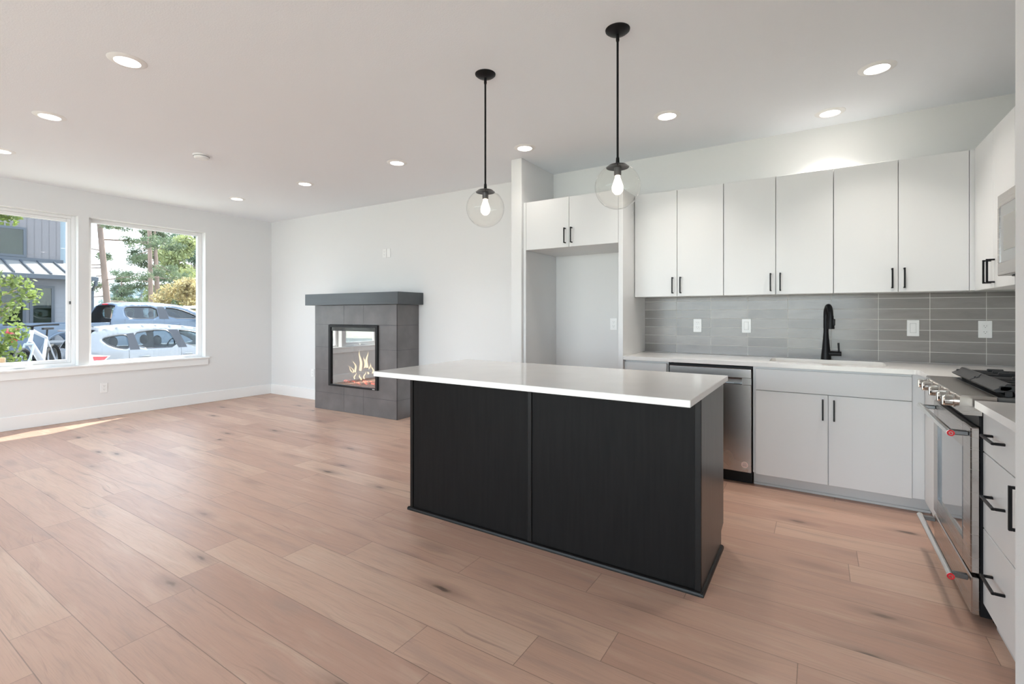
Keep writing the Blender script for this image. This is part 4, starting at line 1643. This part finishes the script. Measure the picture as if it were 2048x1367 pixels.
m.box(2.2, 5.9, -.90, .90, .45, .62)
m.build('underbody', WELL, t)
for sx in (3.72, 2.85):
    for sy in (-.42, .42):
        m = MB()
        m.prism([(sx, .8), (sx + .4, .8), (sx + .4, .95), (sx + .12, 1.0), (sx + .02, 1.48), (sx - .12, 1.5), (sx - .08, 1.0)], 'y', sy - .25, sy + .25)
        s_ = m.build('seat', SEAT, t)
        MB().ball((sx - .06, sy, 1.64), .14, 2, (.5, 1, .75)).build('headrest', SEAT, s_)
for xx in (1.16, 5.05):
    for sg in (-1, 1):
        wheel(t, xx, sg * .86, .41, .27, BLACKG, sg)

def at_px0(px, x):
    s_ = (px - 1024) / 961.5
    a_ = math.radians(32.57)
    return x * (math.cos(a_) + math.sin(a_) * s_) / (-math.sin(a_) + math.cos(a_) * s_)


# white vehicle far behind the hood
t = thing('utility_vehicle', 'small white open utility vehicle beyond the pickup hood', 'vehicle', (-28.0, at_px0(366, -28.0), gz(-28)), None, PI / 2, True)
MB().box(0, 2.0, -.7, .7, .5, 1.1, .08).build('body', pbr('utv_white', (.7, .7, .7), .4), t)
m = MB()
for sy in (-.62, .62):
    m.tube([(.25, sy, 1.05), (.40, sy, 1.95), (1.35, sy, 1.95), (1.75, sy, 1.1)], .06, 8)
m.build('roll_cage', BLACK, t)
MB().box(.3, 1.45, -.72, .72, 1.95, 2.10, .04).build('roof', pbr('utv_roof', (.72, .72, .72), .4), t)
MB().box(.3, .75, -.5, .5, 1.05, 1.6, .05).build('seat', pbr('utv_seat', (.05, .08, .07), .8), t)
for xx in (.3, 1.7):
    for sg in (-1, 1):
        wheel(t, xx, sg * .65, .36, .25, BLACK, sg)

# mountain bike ---------------------------------------------------------------
t = thing('mountain_bike', 'white-framed mountain bike with dark tyres carried behind the hatchback', 'bicycle', (-13.26, 3.24, -.058), None, math.radians(-33), True)
BF = pbr('bike_white', (.45, .46, .50), .3)
WB = 1.22


def bwheel(x):
    a_ = [(x + .33 * math.cos(2 * PI * k / 32), 0, .36 + .33 * math.sin(2 * PI * k / 32)) for k in range(32)]
    w_ = MB().tube(a_, .031, 8, closed=True).build('wheel', TYRE, t)
    m = MB()
    m.tube([(x + .295 * math.cos(2 * PI * k / 32), 0, .36 + .295 * math.sin(2 * PI * k / 32)) for k in range(32)], .012, 6, closed=True)
    for k in range(12):
        a = 2 * PI * k / 12
        m.tube([(x, .02 * (-1) ** k, .36), (x + .29 * math.cos(a), 0, .36 + .29 * math.sin(a))], .0015, 4)
    m.tube([(x, -.05, .36), (x, .05, .36)], .025, 8)
    m.build('rim', BLACK, w_)


bwheel(0)
bwheel(WB)
m = MB()
HT, HB, BBp, ST = Vector((.86, 0, 1.02)), Vector((.93, 0, .80)), Vector((.42, 0, .36)), Vector((.27, 0, .86))
m.tube([HT, HB], .032, 10)
m.tube([HB, BBp], [.048, .058], 12)
m.tube([HT, ST], [.034, .026], 10)
m.tube([ST, BBp], [.024, .03], 10)
for s in (-1, 1):
    m.tube([BBp, (0, s * .06, .36)], .017, 8)
    m.tube([ST, (0, s * .06, .36)], .014, 8)
m.build('frame', BF, t)
m = MB()
for s in (-1, 1):
    m.tube([(.955, s * .065, .76), (1.10, s * .065, .50)], .021, 8)
    m.tube([(1.10, s * .065, .50), (WB, s * .065, .36)], .025, 8)
m.tube([(.955, -.07, .76), (.955, .07, .76)], .026, 8)
m.build('fork', pbr('fork_grey', (.30, .33, .38), .35), t)
m = MB()
m.tube([HT, HT + Vector((-.02, 0, .06)), HT + Vector((.04, 0, .08))], .024, 8)
m.tube([(.86, -.40, 1.13), (.90, -.18, 1.125), (.905, 0, 1.10), (.90, .18, 1.125), (.86, .40, 1.13)], .016, 8)
m.build('handlebar', BLACK, t)
m = MB()
m.tube([ST, (.235, 0, 1.02)], .016, 8)
m.build('seat_post', BLACK, t)
MB().prism([(.10, -.07), (.14, .07), (.42, .02), (.42, -.02)], 'z', 1.02, 1.06).build('saddle', BLACK, t)
m = MB()
m.lathe([(0, -.02), (.09, -.02), (.09, .02), (0, .02)], (.42, 0, .36), 18, 'y')
m.tube([(.42, -.1, .36), (.50, -.1, .22)], .014, 6)
m.tube([(.42, .1, .36), (.34, .1, .50)], .014, 6)
m.build('crank_set', BLACK, t)
# trees ------------------------------------------------------------------------
def leaf_mesh(name, mat, parent, centres, n, size, spread, flat=1.0, seed=1, ratio=.45):
    """many small blades around clump centres (x, y, z, radius)"""
    r = np.random.default_rng(seed)
    c = np.array(centres, float)
    wts = c[:, 3] ** 2
    idx = r.choice(len(c), n, p=wts / wts.sum())
    d = r.normal(size=(n, 3))
    d /= np.linalg.norm(d, axis=1)[:, None]
    rad = c[idx, 3] * r.random(n) ** .45
    p = c[idx, :3] + d * rad[:, None] * np.array([1, 1, flat]) * spread
    u = r.normal(size=(n, 3))
    u /= np.linalg.norm(u, axis=1)[:, None]
    v = np.cross(u, r.normal(size=(n, 3)))
    v /= np.linalg.norm(v, axis=1)[:, None]
    s = size * (.6 + .8 * r.random(n))[:, None]
    q = np.stack([p - u * s, p + v * s * ratio, p + u * s, p - v * s * ratio], 1).reshape(-1, 3)
    root = parent
    while root.parent:
        root = root.parent
    q = q - np.array(root.location)
    me = bpy.data.meshes.new(name)
    me.vertices.add(4 * n)
    me.vertices.foreach_set('co', q.ravel())
    me.loops.add(4 * n)
    me.loops.foreach_set('vertex_index', np.arange(4 * n))
    me.polygons.add(n)
    me.polygons.foreach_set('loop_start', np.arange(0, 4 * n, 4))
    me.update()
    me.validate()
    me.materials.append(mat)
    o = bpy.data.objects.new(name, me)
    COL.objects.link(o)
    o.parent = parent
    return o


def leafmat(name, col, var=.35, trans=.4):
    m, nt, b = new_mat(name)
    g = G(nt)
    x, y, z = g.xyz()
    nz = g.noise(g.vec(x, y, z), 2.2, 3)
    c = g.ramp(nz, [(.3, tuple(k * (1 - var) for k in col)), (.7, tuple(min(1, k * (1 + var)) for k in col))])
    nt.links.new(c, b.inputs['Base Color'])
    b.inputs['Roughness'].default_value = .6
    td = nt.nodes.new('ShaderNodeBsdfTranslucent')
    nt.links.new(c, td.inputs[0])
    mx = nt.nodes.new('ShaderNodeMixShader')
    mx.inputs[0].default_value = trans
    out = nt.nodes['Material Output']
    nt.links.new(b.outputs[0], mx.inputs[1])
    nt.links.new(td.outputs[0], mx.inputs[2])
    nt.links.new(mx.outputs[0], out.inputs[0])
    return m


BARK = pbr('pine_bark', (.21, .15, .125), .9, vary=(3, .35, (1, 1, .3)))
PINE = leafmat('pine_needles', (.10, .135, .075))
FIR = leafmat('fir_needles', (.13, .18, .12))
BUSH = leafmat('yellow_green_leaves', (.25, .28, .12))
YEL = leafmat('yellow_leaves', (.42, .34, .17))
LEAF = leafmat('bright_leaves', (.15, .20, .05), .45, .5)
ANG = math.radians(32.57)


def at_px(px, x):
    """y where the view line through picture column px meets the plane x"""
    s = (px - 1024) / 961.5
    dx = -math.sin(ANG) + math.cos(ANG) * s
    dy = math.cos(ANG) + math.sin(ANG) * s
    return x * dy / dx


def pine(label, x, pxb, h, r0, lean, branches, seed, n=2600, ln=1.6, z0=2.4, size=.13, mat=PINE, clump=.5):
    y = at_px(pxb, x)
    g0 = gz(x)
    t = thing('pine_tree', label, 'tree', (x, y, g0), 'pine trees across the street')
    R = random.Random(seed)
    m = MB()
    m.tube([(x, y, g0), (x, y + lean * .3, g0 + h * .3), (x, y + lean * .7, g0 + h * .7), (x, y + lean, g0 + h)], [r0 * 1.15, r0, r0 * .72, r0 * .25], 12)
    m.build('trunk', BARK, t)
    cl = []
    m = MB()
    for k in range(branches):
        f = (k + R.random()) / branches
        z = z0 + (h - z0) * f
        L = ln * (1.05 - .65 * f) * R.uniform(.6, 1.15)
        a = R.uniform(0, 2 * PI)
        yc = y + lean * z / h
        dx, dy = math.cos(a), math.sin(a)
        tip = (x + dx * L, yc + dy * L, g0 + z + R.uniform(-.5, .35))
        m.tube([(x, yc, g0 + z), (x + dx * L * .5, yc + dy * L * .5, g0 + z + R.uniform(-.15, .12)), tip], [.035, .022, .010], 6)
        for q in (.45, .65, .85, 1.0):
            cl.append((x + dx * L * q + R.uniform(-.2, .2), yc + dy * L * q + R.uniform(-.2, .2), g0 + z + (tip[2] - g0 - z) * q + R.uniform(-.1, .2), clump * R.uniform(.6, 1.1)))
    m.build('branches', BARK, t)
    leaf_mesh('foliage', mat, t, cl, int(n * 2.4), size, 1.0, .55, seed, .2)


pine('tall pine with bare leaning trunk beside the porch gutter', -33, 222, 14, .145, -1.05, 34, 3, 5000, 3.0, 2.3, .11, clump=.42)
pine('tall straight pine with bare trunk right of the middle of the window', -37, 303.5, 16, .125, -.3, 20, 5, 1500, 1.8, 3.4, .11)
pine('dark shorter pine standing just right of the straight trunk', -43, 318, 8.6, .19, -.3, 30, 8, 3600, 2.3, 1.8, .14, clump=.55)
pine('slim dark pine at the right edge of the window', -66, 391, 24, .24, .1, 34, 12, 4600, 3.8, 3.6, .24, clump=.95)
pine('small young fir between the leaning pine and the straight pine', -49, 243, 5.0, .10, 0, 42, 15, 3000, 1.35, 1.0, .11, FIR, .40)


def bushy(label, x, px, h, w_, mat, n, seed, size=.13, name='leafy_tree', zlow=.25):
    y = at_px(px, x)
    g0 = gz(x)
    t = thing(name, label, 'tree', (x, y, g0))
    R = random.Random(seed)
    m = MB()
    m.tube([(x, y, g0), (x, y + .05, g0 + h * .4), (x, y, g0 + h * .8)], [.16, .12, .04], 10)
    cl = []
    for k in range(26):
        f = R.uniform(zlow, 1)
        rr = w_ * (1 - abs(f - .5) ** 1.6 * 1.6) * R.uniform(.3, 1)
        a = R.uniform(0, 2 * PI)
        c = (x + rr * math.cos(a), y + rr * math.sin(a), g0 + h * f, w_ * .38 * R.uniform(.6, 1.1))
        cl.append(c)
        m.tube([(x, y, g0 + h * f * .75), c[:3]], [.03, .01], 5)
    m.build('trunk', BARK, t)
    leaf_mesh('foliage', mat, t, cl, n, size, 1.0, .8, seed)


bushy('broad green tree in the right part of the window', -51, 357, 9.2, 2.8, BUSH, 11000, 21, .15)
bushy('yellowing low tree beyond the pickup windscreen', -33, 374, 3.6, 1.6, YEL, 5000, 22, .10)
bushy('dark green tree behind the broad tree at the window edge', -57, 388, 12.0, 3.2, FIR, 8000, 24, .17)
for i, (px, h) in enumerate(((232, 3.2), (262, 3.0), (283, 4.4))):
    pine(['pale distant fir left of the leaning trunk base', 'pale distant fir right of the young fir', 'pale distant fir left of the straight trunk'][i], -90 - 8 * i, px, h + 3, .15, 0, 26, 40 + i, 1600, .9, .6, .2, leafmat('hazed_needles%d' % i, (.34, .42, .44)), .45)  # distance haze is put into the pale blue-grey needle colour

# sapling close outside the casement window
x, y, g0 = -10.3, at_px(-14, -10.3), gz(-10)
t = thing('young_tree', 'young leafy tree with bright green leaves close outside the casement window', 'tree', (x, y, g0))
R = random.Random(5)
m = MB()
m.tube([(x, y, g0), (x, y + .02, 1.2), (x, y, 3.2)], [.035, .028, .01], 8)
cl = []
for k in range(34):
    z = R.uniform(.15, 1.95)
    a = R.uniform(0, 2 * PI)
    rr = R.uniform(.25, 1.0) * interp([(.15, .20), (.7, .24), (1.2, .50), (1.6, .50), (1.95, .25)], z)
    c = (x + rr * math.cos(a), y + rr * math.sin(a), z, R.uniform(.12, .20))
    cl.append(c)
    m.tube([(x, y, z - .15), c[:3]], [.010, .004], 5)
for k in range(5):
    cl.append((x + R.uniform(-.2, .2), y + R.uniform(-.2, .22), R.uniform(2.6, 3.1), .2))
m.build('trunk', pbr('sapling_bark', (.30, .22, .15), .9), t)
leaf_mesh('foliage', LEAF, t, cl, 3000, .036, 1.0, 1.0, 9, .6)
m = MB()
m.tube([(x + .7, at_px(4, x + .7), g0), (x + .7, at_px(4, x + .7), .66)], .035, 8)
o = m.build('tree_stake', pbr('stake_wood', (.42, .28, .17), .9))
tag(o, 'brown wooden stake beside the young tree', 'stake')
